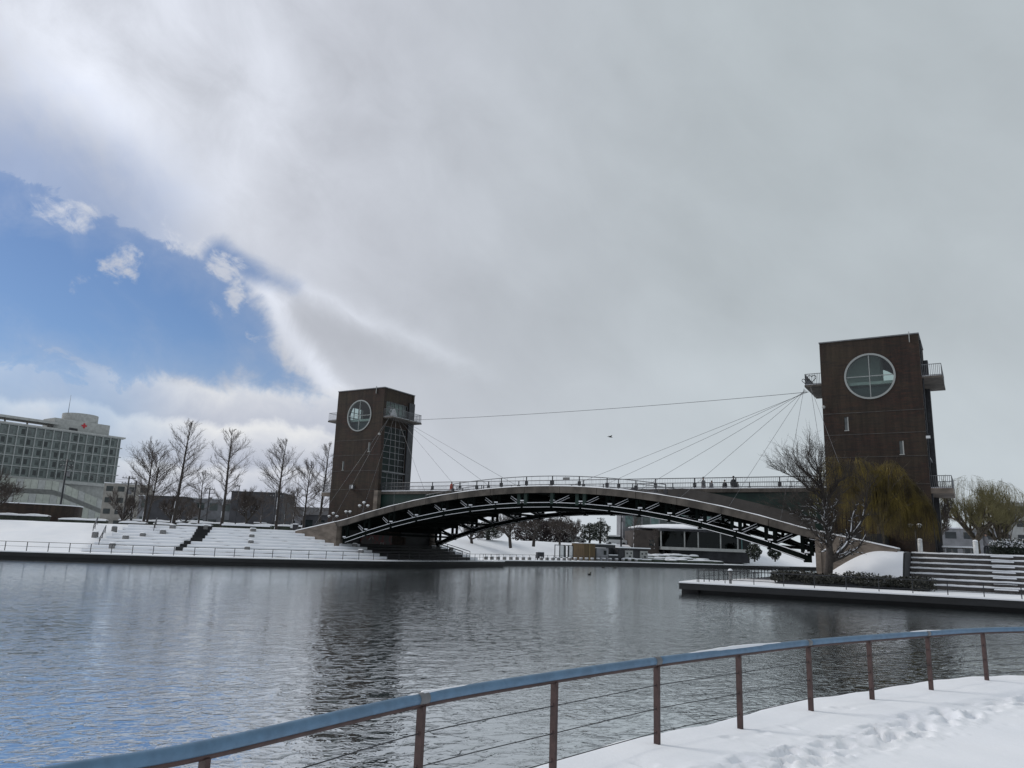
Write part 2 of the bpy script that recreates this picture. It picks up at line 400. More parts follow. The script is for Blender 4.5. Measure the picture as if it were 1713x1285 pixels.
class MB:
    def __init__(s): s.v = []; s.f = []; s.m = []; s.sm = []
    def add(s, vs, fs, m=0, smooth=False):
        k = len(s.v); s.v += [tuple(q) for q in vs]
        for f in fs: s.f.append(tuple(i + k for i in f)); s.m.append(m); s.sm.append(smooth)
        return s
    def hexa(s, p, m=0):
        return s.add(p, [(3, 2, 1, 0), (4, 5, 6, 7), (0, 1, 5, 4), (1, 2, 6, 5), (2, 3, 7, 6), (3, 0, 4, 7)], m)
    def box(s, x0, x1, y0, y1, z0, z1, m=0):
        if x0 > x1: x0, x1 = x1, x0
        if y0 > y1: y0, y1 = y1, y0
        return s.hexa([(x0, y0, z0), (x1, y0, z0), (x1, y1, z0), (x0, y1, z0), (x0, y0, z1), (x1, y0, z1), (x1, y1, z1), (x0, y1, z1)], m)
    def bevbox(s, x0, x1, y0, y1, z0, z1, r, m=0):
        """box with chamfered top edges and vertical corners"""
        def ring(i, z): return [(x0 + i + r, y0 + i, z), (x1 - i - r, y0 + i, z), (x1 - i, y0 + i + r, z), (x1 - i, y1 - i - r, z), (x1 - i - r, y1 - i, z), (x0 + i + r, y1 - i, z), (x0 + i, y1 - i - r, z), (x0 + i, y0 + i + r, z)]
        return s.loft([ring(0, z0), ring(0, z1 - r), ring(r, z1)], m)
    def loft(s, rings, m=0, caps=True, smooth=False):
        n = len(rings[0]); k = []
        vs = [p for r in rings for p in r]; fs = []
        for i in range(len(rings) - 1):
            for j in range(n):
                a = i * n + j; b_ = i * n + (j + 1) % n
                fs.append((a, b_, b_ + n, a + n))
        if caps:
            fs.append(tuple(range(n - 1, -1, -1))); fs.append(tuple((len(rings) - 1) * n + j for j in range(n)))
        return s.add(vs, fs, m, smooth)
    def tube(s, pts, r, n=6, m=0, smooth=True, squash=1.0):
        pts = [Vector(p) for p in pts]; rs = r if isinstance(r, (list, tuple)) else [r] * len(pts)
        rings = []; a = None
        for i, p in enumerate(pts):
            d = (pts[min(i + 1, len(pts) - 1)] - pts[max(i - 1, 0)]).normalized()
            ref = Vector((0, 0, 1)) if abs(d.z) < 0.95 else Vector((1, 0, 0))
            e1 = d.cross(ref).normalized(); e2 = e1.cross(d).normalized()
            rings.append([p + (e1 * math.cos(2 * PI * j / n) + e2 * math.sin(2 * PI * j / n) * squash) * rs[i] for j in range(n)])
        return s.loft(rings, m, True, smooth)
    def cyl(s, x, y, z0, z1, r, n=12, m=0, r1=None):
        r1 = r if r1 is None else r1
        return s.loft([[(x + r * math.cos(2 * PI * j / n), y + r * math.sin(2 * PI * j / n), z0) for j in range(n)],
                       [(x + r1 * math.cos(2 * PI * j / n), y + r1 * math.sin(2 * PI * j / n), z1) for j in range(n)]], m, True, n > 7)
    def dome(s, x, y, z, r, hh, n=8, m=0):
        rings = [[(x + r * math.cos(a) * math.cos(2 * PI * j / n), y + r * math.cos(a) * math.sin(2 * PI * j / n), z + hh * math.sin(a)) for j in range(n)] for a in (0, 0.5, 1.0, 1.45)]
        return s.loft(rings, m, True, True)
    def plate(s, outer, holes, place, thick, m=0):
        """flat wall with holes; place(a, b, d) gives the point at a, b in its plane and d deep"""
        loops = [outer] + holes
        tri = geometry.tessellate_polygon([[Vector((a, c, 0)) for a, c in l] for l in loops])
        flat = [p for l in loops for p in l]; n = len(flat)
        vs = [place(a, c, 0) for a, c in flat] + [place(a, c, thick) for a, c in flat]
        fs = [tuple(t) for t in tri] + [tuple(i + n for i in reversed(t)) for t in tri]
        k = 0
        for l in loops:
            q = len(l)
            for j in range(q): fs.append((k + j, k + (j + 1) % q, k + (j + 1) % q + n, k + j + n))
            k += q
        return s.add(vs, fs, m)
    def build(s, name, mats, parent=None, recalc=True):
        if not isinstance(mats, (list, tuple)): mats = [mats]
        me = bpy.data.meshes.new(name); me.from_pydata(s.v, [], s.f)
        for q in mats: me.materials.append(q)
        me.polygons.foreach_set('material_index', s.m); me.polygons.foreach_set('use_smooth', s.sm)
        if recalc:
            bm = bmesh.new(); bm.from_mesh(me); bmesh.ops.recalc_face_normals(bm, faces=bm.faces); bm.to_mesh(me); bm.free()
        me.update()
        return link(bpy.data.objects.new(name, me), parent)
def inst(src, parent=None, loc=None, rz=None):
    o = src.copy(); COL.objects.link(o)
    if parent is not None: o.parent = parent
    if loc is not None: o.location = loc
    if rz is not None: o.rotation_euler = (0, 0, rz)
    return o
def copy_tree(o, parent=None):
    c = o.copy(); COL.objects.link(c); c.parent = parent
    for ch in list(o.children): copy_tree(ch, c)
    return c

def np_mesh(name, V, F, mats, parent=None, mi=None, smooth=False):
    """quads (or triangles) from numpy arrays"""
    me = bpy.data.meshes.new(name); k = F.shape[1]
    me.vertices.add(len(V)); me.vertices.foreach_set('co', np.ascontiguousarray(V, np.float32).ravel())
    me.loops.add(F.size); me.loops.foreach_set('vertex_index', np.ascontiguousarray(F, np.int32).ravel())
    me.polygons.add(len(F)); me.polygons.foreach_set('loop_start', np.arange(0, F.size, k, dtype=np.int32))
    me.polygons.foreach_set('loop_total', np.full(len(F), k, np.int32))
    if not isinstance(mats, (list, tuple)): mats = [mats]
    for q in mats: me.materials.append(q)
    if mi is not None: me.polygons.foreach_set('material_index', np.asarray(mi, np.int32))
    me.polygons.foreach_set('use_smooth', np.full(len(F), smooth, bool))
    me.update(calc_edges=True); me.validate()
    return link(bpy.data.objects.new(name, me), parent)
def seg_mesh(name, segs, n, mat, parent=None):
    """many tapered sticks: rows of x0 y0 z0 x1 y1 z1 r0 r1"""
    if not len(segs): return None
    S_ = np.asarray(segs, float); P0, P1 = S_[:, :3], S_[:, 3:6]
    D = P1 - P0; L = np.linalg.norm(D, axis=1, keepdims=True); D = D / np.maximum(L, 1e-6)
    ref = np.where(np.abs(D[:, 2:3]) < 0.9, np.array([[0, 0, 1.0]]), np.array([[1.0, 0, 0]]))
    E1 = np.cross(D, ref); E1 /= np.linalg.norm(E1, axis=1, keepdims=True); E2 = np.cross(E1, D)
    A_ = 2 * PI * np.arange(n) / n
    ring = E1[:, None, :] * np.cos(A_)[None, :, None] + E2[:, None, :] * np.sin(A_)[None, :, None]
    V = np.concatenate([P0[:, None] + ring * S_[:, 6][:, None, None], P1[:, None] + ring * S_[:, 7][:, None, None]], 1).reshape(-1, 3)
    base = (np.arange(len(S_)) * 2 * n)[:, None]; j = np.arange(n)[None]; j2 = (j + 1) % n
    F = np.stack([base + j, base + j2, base + j2 + n, base + j + n], -1).reshape(-1, 4)
    return np_mesh(name, V, F, mat, parent, None, True)

def catmull(P, step=1.0):
    P = [np.array(p, float) for p in P]; Q = [2 * P[0] - P[1]] + P + [2 * P[-1] - P[-2]]; outp = []
    for i in range(1, len(Q) - 2):
        n = max(2, int(np.linalg.norm(Q[i + 1] - Q[i]) / step))
        for k in range(n):
            t = k / n
            outp.append(0.5 * (2 * Q[i] + (Q[i + 1] - Q[i - 1]) * t + (2 * Q[i - 1] - 5 * Q[i] + 4 * Q[i + 1] - Q[i + 2]) * t * t + (3 * Q[i] - Q[i - 1] - 3 * Q[i + 1] + Q[i + 2]) * t ** 3))
    outp.append(P[-1]); return np.array(outp)
def normals_left(C):
    T = np.gradient(C, axis=0); T /= np.linalg.norm(T, axis=1, keepdims=True)
    return np.stack([-T[:, 1], T[:, 0]], 1)
def sst(t): t = np.clip(t, 0, 1); return t * t * (3 - 2 * t)

# bridge axis frame: s runs from the left tower to the right tower, t away from us
TH = 0.5546
AX, AY = -15.501, 90.175
ux, uy = math.cos(TH), -math.sin(TH)
vx, vy = math.sin(TH), math.cos(TH)
def st(s, t, z=0.0): return (AX + s * ux + t * vx, AY + s * uy + t * vy, z)
GAP = 49.9

# ------------------------------------------------------------------ the setting: water, banks, quays
def sheet(name, pts, z, mat, kind='structure'):
    tri = geometry.tessellate_polygon([[Vector((x, y, 0)) for x, y in pts]])
    o = MB().add([(x, y, z) for x, y in pts], [tuple(t) for t in tri]).build(name, mat)
    bm = bmesh.new(); bm.from_mesh(o.data)
    for f in bm.faces:
        if f.normal.z < 0: f.normal_flip()
    bm.to_mesh(o.data); bm.free()
    return props(o, kind=kind)
def ribbon(C, rows, mat_of, name, mats, parent=None, smooth=True):
    """sweep: rows are lists of (offset inland, z) arrays along the curve C"""
    N = normals_left(C); n = len(C); V = []
    for o, z in rows:
        V.append(np.column_stack([C + N * np.asarray(o).reshape(-1, 1) * np.ones((n, 1)), np.asarray(z) * np.ones(n)]))
    V = np.concatenate(V); F = []; mi = []
    for r in range(len(rows) - 1):
        i = np.arange(n - 1)
        F.append(np.stack([r * n + i, r * n + i + 1, (r + 1) * n + i + 1, (r + 1) * n + i], -1)); mi += [mat_of(r)] * (n - 1)
    return np_mesh(name, V, np.concatenate(F), mats, parent, mi, smooth)

props(MB().add([(-600, -300, 0), (600, -300, 0), (600, 700, 0), (-600, 700, 0)], [(0, 1, 2, 3)]).build('water', M['water']), kind='structure')

BANK = [(-175, -40), (-140, 25), (-95, 56), (-70, 63.5), (-44.4, 68.2), (-30, 71.2), (-18.5, 76.8), (-12.7, 81.2), (-8.7, 86.9), (-0.1, 99.9)]
CA = catmull(BANK, 0.8)
NA = normals_left(CA)
SA = np.concatenate([[0], np.cumsum(np.linalg.norm(np.diff(CA, axis=0), axis=1))])
LA = SA[-1]
QZ = 0.78                                   # quay level
def bank_b(a): return 2.2 + 2.4 * sst((LA - 24 - a) / 25)      # where the slope begins
def bank_t(a): return 13.0 + 3.2 * sst((LA - 30 - a) / 25)     # where it reaches the plaza
ZT = 3.55
def bank(a, o):
    x = np.interp(a, SA, CA[:, 0]); y = np.interp(a, SA, CA[:, 1])
    nx = np.interp(a, SA, NA[:, 0]); ny = np.interp(a, SA, NA[:, 1])
    return np.array([x + nx * o, y + ny * o])
def bank_z(a, o):
    b_, t_ = bank_b(a), bank_t(a)
    return QZ + (ZT - QZ) * np.clip((o - b_) / (t_ - b_), 0, 1)
NSTEP = 9
STEP0, STEP1 = LA - 52.5, LA - 3.0          # the stretch of bank that is stepped

# quay apron along the near bank: snow on top, dark wall below
def quay_strip(name, C, width, lip=0.07):
    ribbon(C, [(0.25, -1.5), (0.25, QZ - 0.42), (0.0, QZ - 0.42), (0.0, QZ - 0.09), (-0.03, QZ - 0.09), (-0.03, QZ - 0.02), (0.03, QZ), (width, QZ + 0.01)],
           lambda r: 0 if r < 3 else 1, name, [M['wetstone'], M['snow']], smooth=False)
    return props(COL.objects[-1], kind='structure')
def struct(o): return props(o, kind='structure')
N_ = len(CA)
struct(ribbon(CA, [(0.2, -1.5), (0.2, QZ - 0.45), (0.0, QZ - 0.45), (0.0, QZ - 0.10), (-0.03, QZ - 0.10), (-0.03, QZ - 0.02), (0.04, QZ), (5.2, QZ + 0.01)],
       lambda r: 0 if r < 3 else 1, 'quay', [M['wetstone'], M['snow']], smooth=False))
# the bank behind it
bb = np.array([bank_b(a) for a in SA]); bt_ = np.array([bank_t(a) for a in SA])
stepped = sst((SA - STEP0) / 0.8)
def lump_(x, y): return 0.05 * np.sin(x * 0.9 + 1.3 * np.sin(y * 0.5)) + 0.04 * np.sin(y * 1.3 + x * 0.37)
rows = [(bb - 1.0, QZ - 0.06)]
for k in range(0, 13):
    f = k / 12
    z = QZ + (ZT - QZ) * (f * 0.85 + 0.15 * sst(f)) - 0.42 * stepped
    xy = CA + NA * (bb + (bt_ - bb) * f)[:, None]
    rows.append((bb + (bt_ - bb) * f, z + lump_(xy[:, 0], xy[:, 1]) * (1 - stepped) * (1 if 0 < k < 12 else 0.3)))
rows += [(bt_ + 0.6, ZT), (bt_ + 4, ZT + 0.03), (26.0, ZT + 0.02), (28.0, ZT - 0.5)]
struct(ribbon(CA, rows, lambda r: 0, 'snow_bank', [M['snow']]))

# the far bank, beyond the bridge
FAR = [(-6.5, 94.5), (-3.2, 100.7), (1.0, 107.5), (14.7, 123.7), (24.8, 131.2), (37.7, 138.4), (52, 146.5), (75, 158), (130, 182), (320, 260)]
CF = catmull(FAR, 1.0); NF = normals_left(CF)
SF = np.concatenate([[0], np.cumsum(np.linalg.norm(np.diff(CF, axis=0), axis=1))])
def farpt(a, o):
    return (np.interp(a, SF, CF[:, 0]) + np.interp(a, SF, NF[:, 0]) * o, np.interp(a, SF, CF[:, 1]) + np.interp(a, SF, NF[:, 1]) * o)
def far_z(o): return QZ + 2.9 * sst((o - 4.5) / 17.0)
struct(ribbon(CF, [(0.15, -1.5), (0.15, QZ - 0.12), (-0.04, QZ - 0.12), (-0.04, QZ - 0.02), (0.03, QZ + 0.004), (4.5, QZ + 0.02)],
       lambda r: 0 if r < 2 else 1, 'far_quay', [M['wetstone'], M['snow']], smooth=False))
rows = []
for k in range(0, 15):
    o = 3.6 + k * 1.4
    xy = CF + NF * o
    rows.append((o, far_z(o) - (0.03 if k == 0 else 0) + lump_(xy[:, 0] * 0.6, xy[:, 1] * 0.6) * (0.6 if 1 < k < 14 else 0)))
rows += [(30, 3.72), (40, 3.74), (42, 3.2)]
struct(ribbon(CF, rows, lambda r: 0, 'snow_slope', [M['snow']]))

# the plain beyond, to the horizon
struct(sheet('ground', [(-3000, -300), (-200, -60), (-165, 40), (-110, 80), (-70, 86), (-46, 90), (-36, 93.5), (-27, 98), (-22, 106), (-14, 122), (-4, 138),
                 (20, 158), (60, 182), (120, 215), (330, 300), (3000, 1200), (3000, 4000), (-3000, 4000)], 3.44, M['snow'], None))

# right bank: the spit of quay, its upper plaza and the near promenade
rq = [(11.9, 53.1), (16.0, 51.1), (21.5, 48.6), (29.9, 44.6), (42, 38.0), (60, 26), (80, 8), (120, -40)]
CR = catmull(rq, 1.0)
struct(ribbon(CR, [(0.75, -1.5), (0.75, QZ - 0.50), (0.0, QZ - 0.50), (0.0, QZ - 0.09), (-0.03, QZ - 0.09), (-0.03, QZ - 0.01), (0.04, QZ + 0.006), (6.0, QZ + 0.006)],
       lambda r: 0 if r < 3 else 1, 'promenade', [M['wetstone'], M['snow']], smooth=False))
bk = [st(43.3 + 0.3, -16.6)[:2], st(43.6, 2)[:2], st(43.6, 30)[:2], st(44, 60)[:2], st(60, 85)[:2], st(140, 110)[:2]]
CB = catmull(bk, 1.0)[::-1]
struct(ribbon(CB, [(0.4, -1.5), (0.4, QZ - 0.50), (0.0, QZ - 0.50), (0.0, QZ - 0.09), (-0.03, QZ - 0.09), (-0.03, QZ - 0.01), (0.04, QZ + 0.002), (4.0, QZ + 0.002)],
       lambda r: 0 if r < 3 else 1, 'canal_edge', [M['wetstone'], M['snow']], smooth=False))
tip = [tuple(p) for p in (CR + normals_left(CR) * 0.5)[:40]] 
inner = [tuple(p) for p in (CB[::-1] - normals_left(CB[::-1]) * 0.5)[1:70]]
poly = [tuple(q) for q in tip] + [st(80, -20)[:2], st(80, 40)[:2]] + [tuple(q) for q in reversed(inner)]
struct(sheet('quay_top', poly, QZ - 0.004, M['snow'], None))
PZ = 3.38                                    # upper plaza by the right tower
up_poly = [st(55.4, -1.0)[:2], st(130, -1.0)[:2], st(240, 40)[:2], st(240, 160)[:2], st(60, 160)[:2], st(50.5, 60)[:2], st(50.5, -1.0)[:2]]
mb = MB(); k = len(up_poly)
tri = geometry.tessellate_polygon([[Vector((x, y, 0)) for x, y in up_poly]])
mb.add([(x, y, PZ) for x, y in up_poly], [tuple(t) for t in tri], 1)
for i in range(k):
    a, c = up_poly[i], up_poly[(i + 1) % k]
    mb.add([(*a, PZ), (*c, PZ), (*c, 0.2), (*a, 0.2)], [(0, 1, 2, 3)], 0)
struct(mb.build('upper_plaza', [M['riser'], M['snow']]))
# snow mound in front of the right end wall, with a dark cheek where the steps begin
V = []; F = []; n1, n2 = 30, 18
for i in range(n1):
    f = i / (n1 - 1); s_ = 49.9 + f * 6.0
    ridge = 1.25 + 2.1 * math.sin(PI / 2 * min(1, max(0, (s_ - 50.3) / 4.4)))
    for j in range(n2):
        g = j / (n2 - 1); t_ = -10.6 + g * 4.4
        zz = 0.70 + (ridge - 0.70) * float(sst(g * 1.12)) + float(lump_(s_ * 1.7, t_ * 1.7)) * 0.35
        V.append(st(s_, t_, zz))
for i in range(n1 - 1):
    for j in range(n2 - 1): F.append((i * n2 + j, (i + 1) * n2 + j, (i + 1) * n2 + j + 1, i * n2 + j + 1))
struct(np_mesh('snow_mound', np.array(V), np.array(F), M['snow'], None, None, True))
ck = MB(); pp = [(-10.0, 0.5, 0.8), (-9.0, 0.5, 1.35), (-8.0, 0.5, 2.5), (-7.0, 0.5, 3.18), (-5.3, 0.5, 3.3), (-1.0, 0.5, 3.36)]
for (ta, za, zb), (tc_, zc_, zd) in zip(pp[:-1], pp[1:]):
    ck.hexa([st(55.85, ta, za), st(56.0, ta, za), st(56.0, tc_, zc_), st(55.85, tc_, zc_), st(55.85, ta, zb), st(56.0, ta, zb), st(56.0, tc_, zd), st(55.85, tc_, zd)])
struct(ck.build('cheek_wall', M['wetstone']))
struct(MB().hexa([st(55.45, -6.2, 0.5), st(55.84, -6.2, 0.5), st(55.84, -1.0, 0.5), st(55.45, -1.0, 0.5), st(55.45, -6.2, 3.3), st(55.84, -6.2, 3.3), st(55.84, -1.0, 3.37), st(55.45, -1.0, 3.37)]).build('mound_top', M['snow']))

# near promenade: deep snow with a trail of footprints, rounded at the water's edge
NE = [(-7.5, -12), (-5.0, -4.5), (-3.35, 0.6), (-2.15, 3.6), (-1.55, 4.75), (-0.72, 5.95), (0.20, 7.15), (0.98, 7.95), (1.75, 8.72), (2.62, 9.55), (3.7, 10.6), (4.85, 11.5), (6.4, 12.55), (8.0, 13.4), (9.25, 14.05), (12, 15.4), (16, 17.2), (24, 19.5), (40, 20), (70, 6)]
CN = catmull(NE, 0.034)[::-1]
NN = normals_left(CN)
keep = (CN[:, 0] > -2.6) & (CN[:, 0] < 15)
C1 = CN[keep]; NN1 = normals_left(CN)[keep]
offs = np.concatenate([[0, 0.012, 0.03, 0.06, 0.10], np.arange(0.14, 5.2, 0.034), np.arange(5.24, 8.5, 0.08)])
G = C1[:, None, :] + NN1[:, None, :] * offs[None, :, None]
gx, gy = G[..., 0], G[..., 1]
Z = 0.90 + 0.018 * np.sin(gx * 1.1 + 0.7 * np.sin(gy * 0.8)) + 0.014 * np.sin(gy * 1.7 + gx * 0.6) + 0.006 * np.sin(gx * 5.1 + gy * 3.3)
edge = np.clip(offs / 0.12, 0, 1)
Z = Z - 0.10 * (1 - np.sqrt(np.clip(1 - (1 - edge) ** 2, 0, 1)))[None, :]
fr = random.Random(5)
path = [(0.2, 5.6), (1.6, 6.6), (2.61, 7.47), (3.14, 7.96), (3.83, 8.57), (4.41, 8.96), (5.16, 9.59), (6.25, 10.44), (7.24, 11.06), (9.0, 12.1), (11.5, 13.3)]
CP = catmull(path, 0.02); SP_ = np.concatenate([[0], np.cumsum(np.linalg.norm(np.diff(CP, axis=0), axis=1))])
prints = []
for lane, stepl in ((-0.08, 0.36), (0.20, 0.44)):
    d = fr.random() * 0.3; side = 1
    while d < SP_[-1]:
        i = int(np.searchsorted(SP_, d)); i = min(i, len(CP) - 2)
        tdir = CP[i + 1] - CP[i]; tdir = tdir / np.linalg.norm(tdir); nd = np.array([-tdir[1], tdir[0]])
        if fr.random() < 0.9:
            c = CP[i] + nd * (lane + side * 0.07 + fr.uniform(-0.05, 0.05))
            prints.append((c[0], c[1], math.atan2(tdir[1], tdir[0]) + fr.uniform(-0.4, 0.4), fr.uniform(0.13, 0.19), fr.uniform(0.055, 0.08), fr.uniform(0.035, 0.105)))
        d += stepl * fr.uniform(0.75, 1.25); side = -side
for c in ((5.3, 7.75), (5.6, 8.05), (2.4, 8.5), (2.9, 8.9), (1.3, 7.3), (4.4, 10.3), (3.3, 9.2), (5.9, 11.3), (6.2, 9.3)):
    prints.append((c[0], c[1], fr.uniform(0, 3), 0.10, 0.05, fr.uniform(0.012, 0.05)))
for x, y, a, l, w, dep in prints:
    sel = (np.abs(gx - x) < 0.7) & (np.abs(gy - y) < 0.7)
    ex, ey = gx[sel] - x, gy[sel] - y
    u = (ex * math.cos(a) + ey * math.sin(a)) / l; w_ = (ey * math.cos(a) - ex * math.sin(a)) / w
    q = u * u + w_ * w_
    rag = 1 + 0.35 * np.sin(ex * 23 + x * 9) * np.sin(ey * 29 + y * 5) + 0.2 * np.sin(ex * 61 + ey * 47 + x)
    q = q * rag
    Z[sel] += -dep * np.exp(-q ** 2.6) + dep * 0.28 * np.exp(-(np.sqrt(q) - 1.75) ** 2 * 3.0)
    Z[sel] += 0.006 * np.exp(-q * 0.25) * np.sin(ex * 31 + y * 7) * np.sin(ey * 27 + x * 5)
for k in range(520):
    i_ = fr.randrange(20, len(CP) - 20); x = CP[i_, 0] + fr.gauss(0, 0.22) + 0.05; y = CP[i_, 1] + fr.gauss(0, 0.22)
    rr_ = fr.uniform(0.022, 0.06); hh_ = fr.uniform(0.006, 0.022) * fr.choice((1, 1, -0.8))
    sel = (np.abs(gx - x) < 0.2) & (np.abs(gy - y) < 0.2)
    Z[sel] += hh_ * np.exp(-(((gx[sel] - x) ** 2 + (gy[sel] - y) ** 2) / rr_ ** 2) ** 1.4)
nr, nc = gx.shape
V = np.stack([gx, gy, Z], -1).reshape(-1, 3)
i, j = np.meshgrid(np.arange(nr - 1), np.arange(nc - 1), indexing='ij')
F = np.stack([i * nc + j, i * nc + j + 1, (i + 1) * nc + j + 1, (i + 1) * nc + j], -1).reshape(-1, 4)
o = np_mesh('snow_promenade', V, F, M['snow'], None, None, True)
if o.data.polygons[0].normal.z < 0: o.data.flip_normals()
struct(o)
CW = catmull(NE, 0.5)[::-1]
struct(ribbon(CW, [(0.10, -1.5), (0.10, 0.62), (0.005, 0.62), (0.005, 0.80), (0.05, 0.82), (0.6, 0.82)], lambda r: 0 if r < 3 else 1, 'near_quay_wall', [M['wetstone'], M['snow']], smooth=False))
nearp = [tuple(p) for p in (CW + normals_left(CW) * 0.3)] + [(-12, -60), (160, -60), (140, -10)][::1]
nearp = [tuple(p) for p in (CW + normals_left(CW) * 0.3)] + [(-14, -90), (110, -90)]
struct(sheet('near_ground', nearp, 0.79, M['snow'], None))

# ------------------------------------------------------------------ the two brick towers
def circle(cx, cz, r, n=40): return [(cx + r * math.cos(2 * PI * k / n), cz + r * math.sin(2 * PI * k / n)) for k in range(n)]
def rect(a0, a1, c0, c1): return [(a0, c0), (a1, c0), (a1, c1), (a0, c1)]
TW, TD, TZ0, TZ1 = 7.7, 5.82, 2.2, 21.1
def barred(parent, name, p0, p1, z0, z1, gap=0.13, mat=None, r=0.018):
    """a run of railing between two points: rails and thin bars in one part"""
    mb = MB(); L = math.hypot(p1[0] - p0[0], p1[1] - p0[1]); n = max(2, int(L / gap))
    for zz in (z0 + 0.08, z1): mb.tube([(p0[0], p0[1], zz), (p1[0], p1[1], zz)], 0.028, 4, smooth=False)
    for i in range(n + 1):
        f = i / n; x, y = p0[0] + (p1[0] - p0[0]) * f, p0[1] + (p1[1] - p0[1]) * f
        mb.tube([(x, y, z0), (x, y, z1)], r, 4, smooth=False)
    return mb.build(name, mat or M['rail'], parent)
def tower(mir, name, label, at):
    rt = root(name, at, label, 'tower', 'twin brick lookout towers', -TH)
    fx = lambda x: x * mir
    ring = (3.85, 17.84, 1.84)
    slits = [rect(1.68, 2.0, 13.3, 14.45), rect(5.72, 6.04, 11.15, 12.25)]
    W = MB()
    W.plate(rect(0, TW, TZ0, TZ1), [circle(*ring)] + slits, lambda a, c, d: (fx(a), d, c), 0.40)
    W.build('wall', M['brick'], rt)
    MB().plate(rect(0, TW, TZ0, TZ1), [circle(*ring)], lambda a, c, d: (fx(a), TD - 0.4 + d, c), 0.40).build('wall', M['brick'], rt)
    cur, door, high = (0.55, 4.60, 11.05, 16.45), (0.55, 4.60, 8.62, 10.85), (0.55, 4.60, 17.52, 19.55)
    for xo in (0.35, TW - 0.05):
        MB().plate(rect(0.40, TD - 0.40, TZ0, TZ1 - 0.003), [rect(*cur), rect(*door), rect(*high)], lambda a, c, d: (fx(xo - 0.30 + d), a, c), 0.30).build('wall', M['brick'], rt)
    R = MB().box(fx(0.3), fx(TW - 0.3), 0.35, TD - 0.35, 20.75, 20.95, 0); R.build('roof', M['stained'], rt)
    C = MB()
    for b_ in ((-0.05, TW + 0.05, -0.05, 0.45), (-0.05, TW + 0.05, TD - 0.45, TD + 0.05), (-0.05, 0.45, 0.45, TD - 0.45), (TW - 0.45, TW + 0.05, 0.45, TD - 0.45)):
        C.box(fx(b_[0]), fx(b_[1]), b_[2], b_[3], TZ1, TZ1 + 0.10)
    C.build('coping', M['rail'], rt)
    for z in (8.3, 17.2): MB().box(fx(0.4), fx(TW - 0.4), 0.42, TD - 0.42, z, z + 0.25).build('floor', M['inner'], rt)
    MB().box(fx(0.7), fx(4.45), 2.6, 5.3, 17.46, 20.7).build('stair_core', M['inner'], rt)
    MB().box(fx(1.3), fx(6.4), 0.9, 5.1, 8.6, 17.1).build('sky_blocker', M['backing'], rt)  # opaque box added so that no sky shows through the side glass
    for z in (14.75, 12.9, 10.98, 8.72):
        MB().box(fx(0.02), fx(TW - 0.02), -0.018, -0.001, z, z + 0.05).build('floor_band', M['riser'], rt)
    # front and back round windows
    for yy in (-0.05, TD - 0.12):
        w = MB(); n = 48; rings = []
        for rr, d in ((1.83, 0), (1.98, 0), (1.98, 0.17), (1.83, 0.17)):
            rings.append([(fx(ring[0] + rr * math.cos(2 * PI * k / n)), yy + d, ring[1] + rr * math.sin(2 * PI * k / n)) for k in range(n)])
        fs = []
        for q in range(4):
            for k in range(n): fs.append((q * n + k, q * n + (k + 1) % n, ((q + 1) % 4) * n + (k + 1) % n, ((q + 1) % 4) * n + k))
        w.add([p for r_ in rings for p in r_], fs, 0)
        wo = w.build('round_window', M['frame'], rt)
        MB().box(fx(ring[0] - 0.03), fx(ring[0] + 0.03), yy + 0.03, yy + 0.13, 16.03, 19.65).build('mullion', M['frame'], wo)
        MB().box(fx(2.04), fx(5.66), yy + 0.04, yy + 0.12, 17.815, 17.875).build('mullion', M['frame'], wo)
        MB().add([(fx(a), yy + 0.08, c) for a, c in circle(ring[0], ring[1], 1.82, 40)], [tuple(range(40))]).build('pane', M['glass'], wo)
    for a0, a1, c0, c1 in ((1.68, 2.0, 13.3, 14.45), (5.72, 6.04, 11.15, 12.25)):
        s_ = MB().box(fx(a0), fx(a1), 0.10, 0.16, c0, c1).build('slit_window', M['greyglass'], rt)
        MB().box(fx(a0 - 0.03), fx(a1 + 0.03), -0.06, 0.10, c0 - 0.06, c0).build('sill', M['pale'], s_)
        MB().box(fx(a1 - 0.09), fx(a1), 0.02, 0.10, c0, c1).build('frame', M['pale'], s_)
    # glazed sides
    for xo, sgn in ((0.12, -1), (TW - 0.12, 1)):
        for nm, (y0, y1, z0, z1), cols, nrow in (('glass_wall', cur, (0, 0.31, 0.72, 1), 7), ('entrance_screen', door, (0, 0.25, 0.5, 0.75, 1), 2), ('lookout_window', high, (0, 0.2, 0.4, 0.6, 0.8, 1), 3)):
            g = MB()
            cs = [y0 + (y1 - y0) * c for c in cols]
            rs = [z0 + (z1 - z0) * k / nrow for k in range(nrow + 1)]
            if nm == 'entrance_screen': rs = [z0, z0 + 1.62, z1]
            for c in cs: g.box(fx(xo - 0.05), fx(xo + 0.05), c - 0.035, c + 0.035, z0, z1)
            for z in rs: g.box(fx(xo - 0.045), fx(xo + 0.045), y0, y1, z - 0.03, z + 0.03)
            go = g.build(nm, M['rail'], rt)
            first = {}
            for i in range(len(cs) - 1):
                for k in range(len(rs) - 1):
                    MB().add([(fx(xo), cs[i] + 0.03, rs[k] + 0.03), (fx(xo), cs[i + 1] - 0.03, rs[k] + 0.03), (fx(xo), cs[i + 1] - 0.03, rs[k + 1] - 0.03), (fx(xo), cs[i] + 0.03, rs[k + 1] - 0.03)], [(0, 1, 2, 3)]).build('pane', M['greenglass'] if nm != 'lookout_window' else M['glass'], go)
        MB().box(fx(xo + sgn * 0.02), fx(xo + sgn * 0.22), 0.5, 5.2, 10.88, 11.02).build('canopy', M['rail'], rt)
